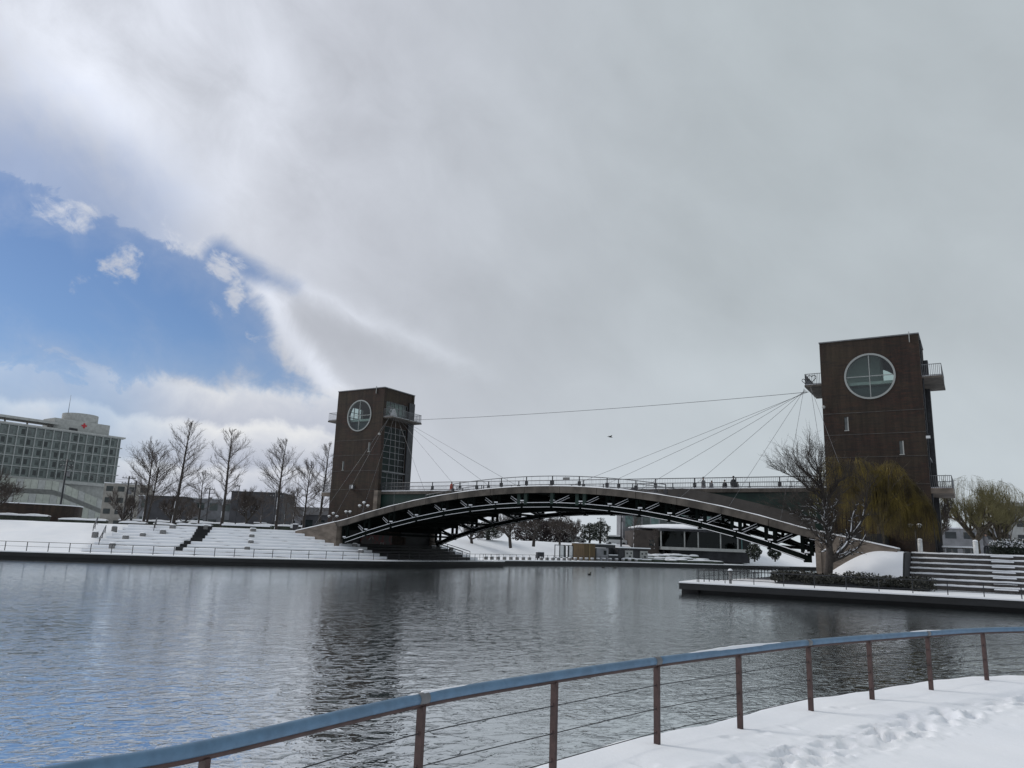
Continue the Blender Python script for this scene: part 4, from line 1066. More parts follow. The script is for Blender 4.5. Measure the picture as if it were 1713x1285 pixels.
# ------------------------------------------------------------------ near railing
RL = [(-3.9, 0.2), (-3.0, 1.9), (-2.17, 3.52), (-1.53, 4.26), (-0.56, 5.72), (0.46, 6.88), (1.56, 8.0), (2.70, 9.05), (3.92, 10.12), (5.12, 11.02), (6.45, 11.95), (7.85, 12.85), (9.4, 13.6), (11.2, 14.5), (13.2, 15.5)]
CRL = catmull(RL, 0.12)
rr = root('waterside_railing', (RL[4][0], RL[4][1], 0.88), 'blue grey pipe railing on brown posts along the snowy near promenade', 'railing')
ox, oy = RL[4]
RH = 0.83
def seg_between(i, j):
    a = int(np.argmin(((CRL - np.array(RL[i])) ** 2).sum(1))); b_ = int(np.argmin(((CRL - np.array(RL[j])) ** 2).sum(1)))
    return CRL[a:b_ + 1]
cuts = [0, 2, 4, 6, 8, 10, 12, 14]
for a, c in zip(cuts[:-1], cuts[1:]):
    g = seg_between(a, c)
    MB().tube([(x - ox, y - oy, RH) for x, y in g], 0.040, 12).build('rail_pipe', M['railblue'], rr)
    MB().tube([(x - ox, y - oy, RH - 0.036) for x, y in g], 0.026, 6).build('rail_underside', M['postbrown'], rr)
    x, y = g[0]; x2, y2 = g[1]
    MB().tube([(x - ox - (x2 - x) * 0.35, y - oy - (y2 - y) * 0.35, RH), (x - ox + (x2 - x) * 0.35, y - oy + (y2 - y) * 0.35, RH)], 0.043, 12).build('rail_sleeve', M['rail'], rr)
    sp_ = []; rd = []; q = random.Random(a + 2)
    for k, (x, y) in enumerate(g):
        w = 0.5 + 0.5 * math.sin(k * 0.13 + a * 2.1); sp_.append((x - ox + q.uniform(-.003, .003), y - oy, RH + 0.018 + 0.016 * w ** 2)); rd.append(0.004 + 0.020 * w ** 5 + 0.005 * q.random())
    MB().tube(sp_, rd, 8).build('rail_snow', M['snow'], rr)
pm = None
for i, (x, y) in enumerate(RL):
    j = min(i + 1, len(RL) - 1); k = max(i - 1, 0)
    rz = math.atan2(RL[j][1] - RL[k][1], RL[j][0] - RL[k][0])
    if pm is None:
        b_ = MB().box(-0.016, 0.016, -0.030, 0.030, -0.10, RH - 0.05); b_.box(-0.010, 0.010, -0.020, 0.020, RH - 0.049, RH - 0.02)
        for hh in (0.16, 0.38, 0.60): b_.cyl(0, 0, hh - 0.012, hh + 0.012, 0.024, 6)
        pm = b_.build('post', M['postbrown'], rr); pm.location = (x - ox, y - oy, 0); pm.rotation_euler = (0, 0, rz)
    else: inst(pm, rr, (x - ox, y - oy, 0), rz)
for hh in (0.16, 0.38, 0.60):
    MB().tube([(x - ox, y - oy, hh - 0.012 * abs(math.sin(k * 0.24))) for k, (x, y) in enumerate(CRL[::2])], 0.0045, 5).build('cable', M['dark'], rr)

# ------------------------------------------------------------------ buildings of the far shore
# hospital
HX, HY, HRZ = -197.9, 290.0, math.atan2(0.811, 0.585)
hos = root('hospital', (HX, HY, 3.4), 'long pale hospital block with gridded facade and red cross on its penthouse', 'hospital', None, HRZ)
G0 = -3.4
def hz(z): return z + G0
X0, X1, YB = -33.0, 48.4, 16.0
MB().box(X0, X1 - 0.6, 0.55, YB, hz(22.3), hz(42.2)).build('wall', M['bay'], hos)
MB().box(X0, X1 - 1.0, 0.3, YB, hz(3.4), hz(22.2)).build('lower_wall', M['pale'], hos)
zs = [22.4, 26.4, 30.35, 34.2, 38.1, 42.2]
bays = [X0 + 3.3 * i for i in range(int((X1 - X0) / 3.3) + 1)]
fr_ = MB()
for z in zs: fr_.box(X0, X1, -0.35, 0.5, hz(z) - 0.16, hz(z) + 0.16)
fr_.build('floor_slab', M['frame'], hos)
colm = MB().box(-0.15, 0.15, -0.38, 0.5, hz(22.3), hz(42.3)).build('column', M['frame'], hos); colm.location = (bays[0], 0, 0)
for x in bays[1:]: inst(colm, hos, (x, 0, 0))
wsrc = None; hr_ = random.Random(9)
kinds = []
for dark in (M['darkglass'], M['midglass'], M['greyglass']):
    w = MB().box(0.25, 3.05, 0.35, 0.50, 0.30, 3.60, 0); w.box(0.55, 2.75, 0.30, 0.349, 1.0, 3.0, 1)
    kinds.append((w, dark))
srcs = []
for bi, x in enumerate(bays[:-1]):
    for zi, z in enumerate(zs[:-1]):
        paler = zi == 4 and bi not in (18, 19, 22, 23, 12)  # most of the top row takes the paler curtained glass
        k = 2 if paler else (0 if hr_.random() < 0.45 else 1)
        if len(srcs) < 3:
            k = len(srcs)
            w = MB().box(0.20, 3.10, 0.30, 0.48, 0.2, 3.75).build('window', M['bay'], hos)
            w.location = (x, 0, hz(z))
            p = MB().box(1.55, 2.85, 0.26, 0.299, 0.9, 3.0).build('pane', (M['darkglass'], M['midglass'], M['greyglass'])[k], w)
            srcs.append(w); continue
        c = inst(srcs[k], hos, (x, 0, hz(z))); ch = inst(srcs[k].children[0], c)
        ch.location = ((0 if bi % 2 == 0 else -0.85) - hr_.choice((0, 0, 0.15)), 0, 0); ch.scale = (1, 1, 1)
MB().box(X0, X1 + 0.7, -0.7, YB + 0.5, hz(42.36), hz(43.0)).build('roof', M['pale'], hos)
MB().box(X0, 22, 0.5, 9, hz(44.7), hz(45.7)).build('roof_canopy', M['pale'], hos)
for x in range(-30, 22, 8): MB().box(x - 0.25, x + 0.25, 0.9, 1.4, hz(43.0), hz(44.7)).build('canopy_post', M['stained'], hos)
ph = MB().box(20.5, 43.2, 2.6, 13, hz(43.0), hz(47.7)).build('penthouse', M['pale'], hos)
MB().box(26.6, 30.0, 2.5, 2.6, hz(43.1), hz(44.4)).build('louvre', M['dark'], ph)
dr = [[(33.6 + 6.9 * math.cos(2 * PI * k / 40), 9.8 + 7.1 * math.sin(2 * PI * k / 40), z) for k in range(40)] for z in (hz(43.0), hz(51.2))]
MB().loft(dr, 0, True, False).build('plant_drum', M['pale'], hos)
cx_, cz_ = 32.4, hz(46.0)
MB().box(cx_ - 1.05, cx_ + 1.05, 2.44, 2.59, cz_ - 0.36, cz_ + 0.36).box(cx_ - 0.36, cx_ + 0.36, 2.44, 2.59, cz_ + 0.361, cz_ + 1.05).box(cx_ - 0.36, cx_ + 0.36, 2.44, 2.59, cz_ - 1.05, cz_ - 0.361).build('red_cross', M['red'], hos)
MB().tube([(27.6, 8, hz(49.5)), (27.6, 8, hz(59.0))], [0.14, 0.05], 6).build('antenna', M['rail'], hos)
for x in (X1 + 0.4, X1 - 0.35): MB().box(x - 0.13, x + 0.13, 3.0, 3.3, hz(22.3), hz(42.3)).build('screen_post', M['pale'], hos)
for z in zs[:-1]: MB().box(X1 - 0.6, X1 + 0.7, 3.05, 3.25, hz(z) - 0.1, hz(z) + 0.1).build('screen_bar', M['pale'], hos)
MB().box(X0, X1 + 4, -1.5, 0.25, hz(21.0), hz(22.2)).build('cornice', M['pale'], hos)
# covered ramp of pale panels with a dark gap under it
ramp_ = root('panelled_ramp', (HX, HY, 3.4), 'sloping pale panelled ramp with dark gap below in front of the hospital', 'ramp', None, HRZ)
def rampz(x): return 17.6 - 0.35 * max(0, x - 22) + 0.02 * x
for i in range(22):
    x0 = -8 + i * 2.62
    if x0 > 52: break
    a = hz(rampz(x0)); c = hz(rampz(x0 + 2.55)); dp = hr_.uniform(-0.12, 0.12)
    MB().hexa([(x0, -4.0 + dp, a), (x0 + 2.5, -4.0 + dp, c), (x0 + 2.5, -3.8 + dp, c), (x0, -3.8 + dp, a), (x0, -4.0 + dp, a + 3.6), (x0 + 2.5, -4.0 + dp, c + 3.6), (x0 + 2.5, -3.8 + dp, c + 3.6), (x0, -3.8 + dp, a + 3.6)]).build('panel', M['panelA'] if i % 3 else M['pale'], ramp_)
    b0, b1 = a - 1.9, c - 1.9
    MB().hexa([(x0, -3.9 + dp, max(0.1, b0 - 6)), (x0 + 2.5, -3.9 + dp, max(0.1, b1 - 6)), (x0 + 2.5, -3.7 + dp, max(0.1, b1 - 6)), (x0, -3.7 + dp, max(0.1, b0 - 6)), (x0, -3.9 + dp, b0), (x0 + 2.5, -3.9 + dp, b1), (x0 + 2.5, -3.7 + dp, b1), (x0, -3.7 + dp, b0)]).build('panel', M['panelA'] if (i + 1) % 3 else M['pale'], ramp_)
MB().hexa([(-10, -3.6, hz(rampz(-10)) - 2.2), (54, -3.6, hz(rampz(54)) - 2.2), (54, -2.5, hz(rampz(54)) - 2.2), (-10, -2.5, hz(rampz(-10)) - 2.2), (-10, -3.6, hz(rampz(-10)) + 0.3), (54, -3.6, hz(rampz(54)) + 0.3), (54, -2.5, hz(rampz(54)) + 0.3), (-10, -2.5, hz(rampz(-10)) + 0.3)]).build('dark_gap', M['wetstone'], ramp_)

def building(name, label, x, y, w, d, h, mat, rz=0.0, roof='flat', nwin=0, storeys=1, winmat='darkglass', group=None, z=3.44, snow=True, base=None):
    r = root(name, (x, y, z), label, 'building', group, rz)
    MB().box(0, w, 0, d, -0.5, h).build('wall', mat, r)
    if roof == 'flat':
        MB().box(-0.15, w + 0.15, -0.15, d + 0.15, h + 0.001, h + 0.22).build('roof', M['snow'] if snow else M['dark'], r)
    else:
        g = MB(); e = 0.4; rh = roof
        g.add([(-e, -e, h), (w + e, -e, h), (w + e, d + e, h), (-e, d + e, h), (-e, d / 2, h + rh), (w + e, d / 2, h + rh)], [(0, 1, 5, 4), (2, 3, 4, 5), (0, 4, 3), (1, 2, 5), (3, 2, 1, 0)])
        g.build('roof', M['snow'] if snow else M['dark'], r)
    if nwin:
        ws = None; sh = h / storeys
        for s_ in range(storeys):
            for i in range(nwin):
                ww = w / nwin; px = ww * i + ww * 0.2; pz = sh * s_ + sh * 0.3
                if ws is None:
                    ws = MB().box(0, ww * 0.6, -0.06, -0.001, 0, sh * 0.45).build('window', M[winmat], r); ws.location = (px, 0, pz)
                else: inst(ws, r, (px, 0, pz))
    return r
building('hospital_annex', 'low beige annex beside the right end of the hospital', -137, 258, 14, 12, 15.2, M['annex'], 0.35, nwin=4, storeys=4, group=None)
building('warehouse', 'long low grey building behind the row of bare trees', -86, 178, 24, 14, 7.6, M['greywall'], 0.25, nwin=8, storeys=2, winmat='midglass')
building('dark_block', 'dark flat roofed block between the third and fourth bare trees', -61, 168, 11.2, 12, 8.7, M['darkwall'], 0.05, nwin=0, snow=False)
building('dark_shed', 'small dark shed left of the tall bare tree', -78, 165, 8, 8, 7.0, M['darkwall'], 0.2, snow=False)
building('house', 'dark roofed house just left of the left tower', -60, 205, 12, 9, 5.0, M['greywall'], 0.1, roof=2.6, nwin=3, group='houses behind the left tower', snow=False)
building('house', 'lower dark house partly hidden by the left tower', -50.5, 190, 9, 8, 5.0, M['darkwall'], -0.1, roof=2.0, nwin=3, group='houses behind the left tower', snow=False)
building('apartment_block', 'pale apartment block far behind the two right willows', 96, 150, 22, 12, 11.0, M['pale'], -0.3, nwin=7, storeys=4)
building('apartment_block', 'grey apartment block glimpsed between right tower and willows', 74, 142, 15, 10, 5.2, M['greywall'], -0.3, nwin=5, storeys=2)
# curved brick wall with snow on its coping
cw = root('brick_garden_wall', (-62, 103, 3.3), 'dark curved brick wall with a snow coping below the hospital', 'wall')
P = catmull([(-28, -7), (-12, -4.6), (-6, -3.0), (-1.2, -0.6), (1.2, 1.6), (1.8, 4.2), (1.0, 7)], 0.6)
Nw = normals_left(P)
for nm, rows_, mt in (('wall', [(0, -0.3), (0, 2.62), (0.35, 2.62), (0.35, -0.3)], M['brick']), ('snow_coping', [(-0.05, 2.63), (-0.04, 2.76), (0.40, 2.76), (0.40, 2.63)], M['snow'])):
    V = []; F = []
    for x, y, nx, ny in zip(P[:, 0], P[:, 1], Nw[:, 0], Nw[:, 1]):
        for o, z in rows_: V.append((x + nx * o, y + ny * o, z))
    for i in range(len(P) - 1):
        for k in range(3): F.append((i * 4 + k, i * 4 + 4 + k, i * 4 + 5 + k, i * 4 + 1 + k))
    np_mesh(nm, np.array(V), np.array(F), mt, cw)
for x, y in ((-6.2, -3.2), (-3.8, -2.1)): MB().dome(x, y, 1.15, 0.16, 0.18).build('wall_lamp', M['white'], cw)

# ------------------------------------------------------------------ kiosks and cafe on the far shore
ka = math.atan2(0.6, 0.8)
ki = root('kiosk', (12.0, 124.4, QZ), 'row of grey park kiosks with an ochre timber box at its left end', 'kiosk', None, ka)
MB().box(0.8, 2.02, 0.0, 3.0, 0, 2.72).build('timber_box', M['yellowbox'], ki)
MB().box(2.04, 3.3, 0.0, 3.0, 0, 2.72).build('timber_box', M['yellowbox'], ki)
MB().box(2.00, 2.06, -0.04, -0.005, 0, 2.74).build('corner_trim', M['trim'], ki)
MB().box(3.32, 8.2, 0.3, 3.2, 2.15, 2.65).build('fascia', M['dark'], ki)
MB().box(3.7, 6.4, 0.1, 3.0, 0, 2.10).build('cabin', M['greywall'], ki)
MB().box(5.3, 5.9, 0.04, 0.099, 1.0, 1.7).build('window', M['darkglass'], ki)
MB().box(6.5, 9.0, 1.6, 3.0, 0, 2.10).build('recess', M['dark'], ki)
co_ = MB().box(6.7, 8.8, 0.3, 1.2, 0, 0.95).build('counter', M['dark'], ki); MB().box(6.68, 8.82, 0.28, 1.22, 0.951, 1.08).build('snow_cap', M['snow'], co_)
MB().box(9.1, 16.4, 0.6, 3.2, 0, 2.05).build('cabin', M['darkwall'], ki)
MB().box(9.3, 10.4, 0.54, 0.599, 0.0, 1.9).build('door', M['dark'], ki)
for x in (10.7, 14.4):
    pb = MB().box(x, x + 1.9, 0.45, 0.58, 0.05, 1.85).build('poster_board', M['pale'], ki)
    for dx_, dz_, w_ in ((0.3, 1.2, 0.35), (0.9, 0.7, 0.5), (0.4, 0.35, 0.3), (1.3, 1.25, 0.3)): MB().box(x + dx_, x + dx_ + w_, 0.43, 0.449, dz_, dz_ + 0.3).build('poster', M['dark'], pb)
MB().box(9.0, 16.6, 0.2, 3.4, 2.06, 2.22).build('roof', M['dark'], ki)
MB().bevbox(8.9, 16.7, 0.1, 3.5, 2.221, 2.38, 0.05).build('roof_snow', M['snow'], ki)
MB().bevbox(0.75, 8.2, 0.02, 3.2, 2.721, 2.80, 0.03).build('roof_snow', M['snow'], ki)
gs = root('display_case', (8.55, 122.6, QZ + 0.3), 'dark framed empty glass display case standing on the far bank', 'display case', None, ka)
f_ = MB()
for x in (0, 1.0, 1.9, 2.8):
    for y in (0, 1.2): f_.box(x - 0.05, x + 0.05, y - 0.05, y + 0.05, -0.3, 2.0)
for z in (0.02, 1.95):
    f_.box(-0.05, 2.85, -0.05, 0.05, z, z + 0.12); f_.box(-0.05, 2.85, 1.15, 1.25, z, z + 0.12)
f_.build('frame', M['dark'], gs)
for x in (0.08, 1.98): MB().box(x, x + 0.75, 0.02, 0.04, 0.15, 1.9).build('pane', M['white'], gs)
MB().box(1.05, 1.85, 0.6, 0.63, 0.15, 1.9).build('pane', M['greyglass'], gs)
sb = root('notice_board', (4.7, 114.4, QZ), 'black box like notice board on the far quay', 'sign', None, 0.5)
MB().box(0, 1.15, 0, 0.5, 0.25, 1.15).build('board', M['dark'], sb); MB().box(0.1, 0.2, 0.1, 0.4, -0.1, 0.249).box(0.95, 1.05, 0.1, 0.4, -0.1, 0.249).build('leg', M['dark'], sb); MB().bevbox(-0.02, 1.17, -0.02, 0.52, 1.151, 1.22, 0.03).build('snow_cap', M['snow'], sb)
# row of low blocks along the far quay
bsrc = None
for k in range(26):
    a = 10.0 + k * 1.45
    if 20.2 < a < 22.5: continue
    x, y = farpt(a, 0.95)
    if bsrc is None:
        bsrc = root('quay_block', (x, y, QZ), 'small grey snow capped block in the row along the far quay edge', 'bollard', 'small blocks along the far quay', 0.6)
        MB().bevbox(-0.20, 0.20, -0.2, 0.2, -0.05, 0.38, 0.03).build('block', M['stone'], bsrc)
        MB().bevbox(-0.23, 0.23, -0.23, 0.23, 0.381, 0.50, 0.05).build('snow_cap', M['snow'], bsrc)
    else:
        c = copy_tree(bsrc); c.location = (x, y, QZ)
cf = root('cafe', (24.6, 146, 2.2), 'glass fronted cafe with overhanging snowy roof seen under the bridge', 'cafe', None, 0.02)
MB().box(4.8, 22.6, -0.7, 12, 0.80, 1.35).build('floor_slab', M['pale'], cf)
MB().box(7.0, 22.0, 0.8, 11.5, -1.2, 0.79).build('plinth', M['darkwall'], cf)
MB().box(0.0, 4.6, 1.0, 12, -0.8, 4.3).build('brick_wing', M['browns'], cf)
MB().box(2.8, 4.0, 0.93, 0.999, 1.4, 2.6).build('window', M['darkglass'], cf)
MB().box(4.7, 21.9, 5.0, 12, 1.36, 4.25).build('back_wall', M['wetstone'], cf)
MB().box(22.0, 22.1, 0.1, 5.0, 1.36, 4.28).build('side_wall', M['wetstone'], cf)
for i, x in enumerate((4.8, 9.3, 11.9, 16.2, 19.5, 21.9)):
    MB().box(x - 0.11, x + 0.11, -0.14, 0.10, 1.36, 4.3).build('column', M['pale'], cf)
for a, c in ((4.9, 9.2), (9.4, 11.8), (12.0, 16.1), (16.3, 19.4), (19.6, 21.8)):
    MB().add([(a, 0, 1.37), (c, 0, 1.37), (c, 0, 4.28), (a, 0, 4.28)], [(0, 1, 2, 3)]).build('pane', M['tealglass'], cf)
for k in range(7):
    x = 9.0 + k * 1.8
    MB().cyl(x, 2.2, 1.36, 2.05, 0.05, 6).cyl(x, 2.2, 2.05, 2.1, 0.4, 10).build('table', M['pale'], cf)
MB().box(4.4, 23.0, -0.6, 12, 4.31, 4.75).build('roof_edge', M['darkwall'], cf)
rings = []
for f, z in ((1.0, 4.78), (1.0, 4.95), (0.86, 5.35), (0.5, 5.75), (0.1, 5.9)):
    rings.append([(12.0 + 12.2 * f * math.cos(2 * PI * k / 48), 6.5 + 8.0 * f * math.sin(2 * PI * k / 48), z) for k in range(48)])
MB().loft(rings, 0, True, True).build('roof_snow', M['snow'], cf)
up_b = MB().box(-0.4, 22, 12.5, 20, 0, 8.2).build('upper_storey', M['greywall'], cf)
for k in range(12): MB().box(0.2 + k * 1.8, 1.7 + k * 1.8, 12.42, 12.499, 5.2, 8.0).build('window', M['midglass'] if k % 3 else M['tealsolid'], cf)

# ------------------------------------------------------------------ hedges, shrubs, ground plants
def leaf_blob(name, mats, cx, cy, cz, rx, ry, rz_, n, leaf, parent, seed, flat=0.0, mi_fn=None, box=False):
    """a crown of many small leaf faces spread through a volume"""
    q = np.random.RandomState(seed)
    if box: P = q.uniform(-1, 1, (n, 3)); 
    else:
        P = q.normal(size=(n, 3)); P /= np.linalg.norm(P, axis=1, keepdims=True); P *= (q.uniform(0.25, 1, (n, 1)) ** 0.45)
        P *= 1 + 0.22 * np.sin(P[:, [0]] * 5 + seed) * np.sin(P[:, [1]] * 4 + 1.3 * seed) + 0.15 * np.sin(P[:, [2]] * 7 + seed)
    P = P * np.array([rx, ry, rz_]) + np.array([cx, cy, cz])
    A_ = q.normal(size=(n, 3)); A_ /= np.linalg.norm(A_, axis=1, keepdims=True)
    B_ = np.cross(A_, q.normal(size=(n, 3))); B_ /= np.linalg.norm(B_, axis=1, keepdims=True)
    if flat: A_[:, 2] *= 1 - flat; B_[:, 2] *= 1 - flat
    s = leaf * q.uniform(0.6, 1.4, (n, 1))
    V = np.concatenate([(P - A_ * s)[:, None], (P + B_ * s * 0.6)[:, None], (P + A_ * s)[:, None], (P - B_ * s * 0.6)[:, None]], 1).reshape(-1, 3)
    F = np.arange(4 * n).reshape(-1, 4)
    mi = mi_fn(P, q) if mi_fn is not None else None
    return np_mesh(name, V, F, mats, parent, mi)
def hedge(x0, y0, x1, y1, z, h, w, label, group, seed, snow=0.16, dens=60):
    L = math.hypot(x1 - x0, y1 - y0); a = math.atan2(y1 - y0, x1 - x0)
    r = root('hedge', (x0, y0, z), label, 'hedge', group, a)
    MB().bevbox(0, L, -w / 2 + 0.06, w / 2 - 0.06, -0.1, h - 0.05, 0.08).build('core', M['leafdark'], r)
    n = int(L * dens * (h + w))
    leaf_blob('foliage', [M['leafmix']], L / 2, 0, h / 2, L / 2 + 0.03, w / 2 + 0.03, h / 2, n, 0.06, r, seed, box=True)
    V = []; F = []; q = random.Random(seed); n = max(4, int(L / 0.35))
    for i in range(n + 1):
        x = L * i / n; b_ = 0.04 * math.sin(x * 2.2 + seed) + 0.03 * q.random()
        e = 0.5 if i in (0, n) else 1
        for y, zz in ((-w / 2 - 0.05, h - 0.06), (-w / 2 - 0.04, h + snow * 0.5 * e + b_), (-w * 0.25, h + snow * e + b_), (w * 0.25, h + snow * e + b_), (w / 2 + 0.05, h - 0.03)): V.append((x, y, zz))
    F = [(i * 5 + k, i * 5 + 5 + k, i * 5 + 6 + k, i * 5 + 1 + k) for i in range(n) for k in range(4)]
    np_mesh('snow_cap', np.array(V), np.array(F), M['snow'], r, None, True)
    return r
HG = 'clipped hedges along the rim of the left steps'
HD = [((-67, 90.4), (-54.6, 91.6), 0.75, 'long snow capped hedge at the left edge before the brick wall'), ((-54.2, 93), (-48.8, 93.8), 0.5, 'snow capped hedge right of the brick wall end'),
      ((-48.0, 95.3), (-44.8, 95.6), 0.38, 'short low hedge below the utility poles'), ((-43.8, 95.5), (-41.5, 95.7), 0.36, 'short hedge beside the double trunked bare tree'), ((-40.6, 94.8), (-36.4, 95), 0.36, 'low hedge in front of the small slim bare tree'),
      ((-34.8, 94), (-29.0, 94.4), 0.5, 'dark hedge above the row of four stone blocks')]
for i, (a, c, h_, lab) in enumerate(HD): hedge(*a, *c, 3.5, h_, 0.8, lab, HG, i + 3)
HG2 = 'second row of hedges behind the left bare trees'
for i, (a, c, lab) in enumerate((((-56, 111), (-47.5, 112), 'far dark hedge behind the utility poles'), ((-46, 112), (-38, 112.4), 'far dark hedge behind the tallest bare tree'), ((-37, 112.5), (-30, 113), 'far dark hedge behind the third bare tree'))): hedge(*a, *c, 3.5, 0.9, 1.0, lab, HG2, i + 40, dens=25)
# planter hedge at the foot of the big tree
pl = root('planter_hedge', st(47.6, -11.2, QZ), 'dark low evergreen planting round the foot of the big bare tree', 'hedge', None, -TH)
MB().hexa([(0, 0, -0.1), (10.0, 0.6, -0.1), (10.0, 3.2, -0.1), (0.4, 2.6, -0.1), (0.6, 0.4, 0.25), (9.8, 0.9, 0.25), (9.6, 3.0, 0.6), (0.7, 2.4, 0.7)]).build('soil', M['dark'], pl)
def snowtop(P, q): return ((P[:, 2] > 0.80) & (np.sin(P[:, 0] * 3.1 + P[:, 1] * 2) > 0.1) & (q.uniform(size=len(P)) < 0.14)).astype(int)
q_ = np.random.RandomState(4)
for k in range(9):
    leaf_blob('shrub', [M['leafmix'], M['snow']], 0.6 + k * 1.1, 1.30 + 0.30 * math.sin(k * 2), 0.48, 1.0, 1.55, 0.44 + 0.07 * math.sin(k * 1.7), 1500, 0.075, pl, 60 + k, mi_fn=snowtop)
# snowy cushions of shrub below the cafe
sh = random.Random(21)
for k in range(42):
    a = 46 + (k % 14) * 1.45 + sh.uniform(-.4, .4); row = k // 14
    o = 1.9 + row * 2.6 + sh.uniform(-0.4, 0.4)
    x, y = farpt(a, o); z = float(far_z(o))
    r = root('snowy_shrub', (x, y, z), 'low rounded dark shrub under a cushion of snow below the cafe', 'shrub', 'snow cushioned shrubs below the cafe', 0.5 + sh.uniform(-.2, .2))
    L, w, h_ = sh.uniform(1.1, 2.3), sh.uniform(0.6, 1.0), sh.uniform(0.45, 0.65) * (1 + 0.5 * row)
    n = 12
    MB().loft([[(L * f * math.cos(2 * PI * j / n) + 0.1 * math.sin(j * 2 + k), w * f * math.sin(2 * PI * j / n), zz * h_) for j in range(n)] for f, zz in ((0.9, -0.2), (1.05, 0.3), (1.0, 0.78))], 0, True, True).build('foliage', M['leafdark'], r)
    MB().loft([[(L * f * math.cos(2 * PI * j / n) + 0.1 * math.sin(j * 2 + k), w * f * math.sin(2 * PI * j / n), zz * h_) for j in range(n)] for f, zz in ((0.92, 0.785), (0.92, 0.90), (0.7, 1.02), (0.3, 1.08))], 0, True, True).build('snow_cap', M['snow'], r)
def snowup(th, pr):
    return lambda P, q: ((P[:, 2] > th) & (q.uniform(size=len(P)) < pr)).astype(int)
def evergreen(x, y, z, h, w, label, seed, group, snow=0.06, mat='leafdark', n=2600):
    r = root('evergreen_tree', (x, y, z), label, 'tree', group)
    MB().tube([(0, 0, -0.2), (0.05, 0, h * 0.35), (0, 0.05, h * 0.8)], [w * 0.06, w * 0.05, 0.02], 7).build('trunk', M['bark'], r)
    leaf_blob('crown', [M[mat], M['snow']], 0, 0, h * 0.56, w / 2, w / 2, h * 0.46, n, 0.13, r, seed, mi_fn=lambda P, q: (q.uniform(size=len(P)) < snow).astype(int))
    return r
EG = 'evergreen trees beyond the bridge arch'
evergreen(16.1, 149, 3.6, 4.0, 3.8, 'rounded dark evergreen left of the parked van under the arch', 5, EG)
evergreen(18.4, 151, 3.6, 4.7, 4.2, 'taller dark evergreen beside the parked van under the arch', 6, EG)
evergreen(-3.2, 133, 3.6, 2.9, 6.0, 'broad dark green bush behind the snowy slope under the arch', 7, EG, n=3600)
evergreen(45.0, 139.5, 1.6, 2.9, 2.6, 'small dark evergreen right of the cafe under the bridge', 8, EG)
evergreen(51.0, 146.0, 1.7, 2.6, 2.4, 'low dark evergreen furthest right beneath the bridge truss', 9, EG)
r = root('flowering_shrub', (43.2, 65.5, PZ), 'dark rounded evergreen shrub dusted with snow at the right edge', 'shrub')
leaf_blob('foliage', [M['leafdark'], M['snow']], 0, 0, 0.75, 2.1, 1.2, 0.75, 3800, 0.09, r, 31, mi_fn=snowup(0.75, 0.38))
MB().cyl(0, 0, -0.1, 0.6, 0.08, 6).build('stem', M['bark'], r)
# far wood: one soft brown mass of twigs behind the slope
wd = root('bare_thicket', (8.0, 150, 3.5), 'dense dark brown leafless thicket filling the view under the arch', 'thicket')
for k, (x, y, w_, h_) in enumerate(((-4, 0, 3.2, 4.2), (-1.5, 1, 3.2, 4.8), (1.2, 0, 3.0, 5.0), (3.5, 2, 2.6, 4.4))):
    props(leaf_blob('twigs', [M['leafbrown']], x, y, h_ * 0.5, w_, 2.5, h_ * 0.55, 3200, 0.16, wd, 80 + k), kind='stuff')

# ------------------------------------------------------------------ trees
def rv(q, s=1.0): return Vector((q.uniform(-s, s), q.uniform(-s, s), q.uniform(-s, s)))
def shoot(segs, q, p, d, L, r, n, up_=0.0, wig=0.12, r_end=0.35):
    """a curved stick; returns its points and directions"""
    out_ = []; p = Vector(p); d = Vector(d).normalized()
    for i in range(n):
        d = (d + rv(q, wig) + Vector((0, 0, up_ / n))).normalized()
        p2 = p + d * (L / n); r0 = r * (1 - (1 - r_end) * i / n); r1 = r * (1 - (1 - r_end) * (i + 1) / n)
        segs.append((*p, *p2, r0, r1)); out_.append((p2.copy(), d.copy(), r1)); p = p2
    return out_
def finish_tree(name, loc, label, group, trunk, twigs, snow=(), bark='bark', twig='twig', extra=None):
    r = root(name, loc, label, 'tree', group)
    seg_mesh('trunk', trunk, 7, M[bark], r); seg_mesh('crown', twigs, 3, M[twig], r)
    if len(snow): props(seg_mesh('branch_snow', snow, 5, M['snow'], r), kind='stuff')
    return r
def snow_on(segs, lim, keep, q, k=0.75):
    out_ = []
    for s in segs:
        d = Vector(s[3:6]) - Vector(s[:3])
        if d.length < 1e-6 or s[6] < lim: continue
        flat = 1 - abs(d.z) / d.length
        if q.random() < keep * (0.25 + flat):
            o = s[6] * 0.55
            out_.append((s[0], s[1], s[2] + o, s[3], s[4], s[5] + s[7] * 0.55, s[6] * k, s[7] * k))
    return out_
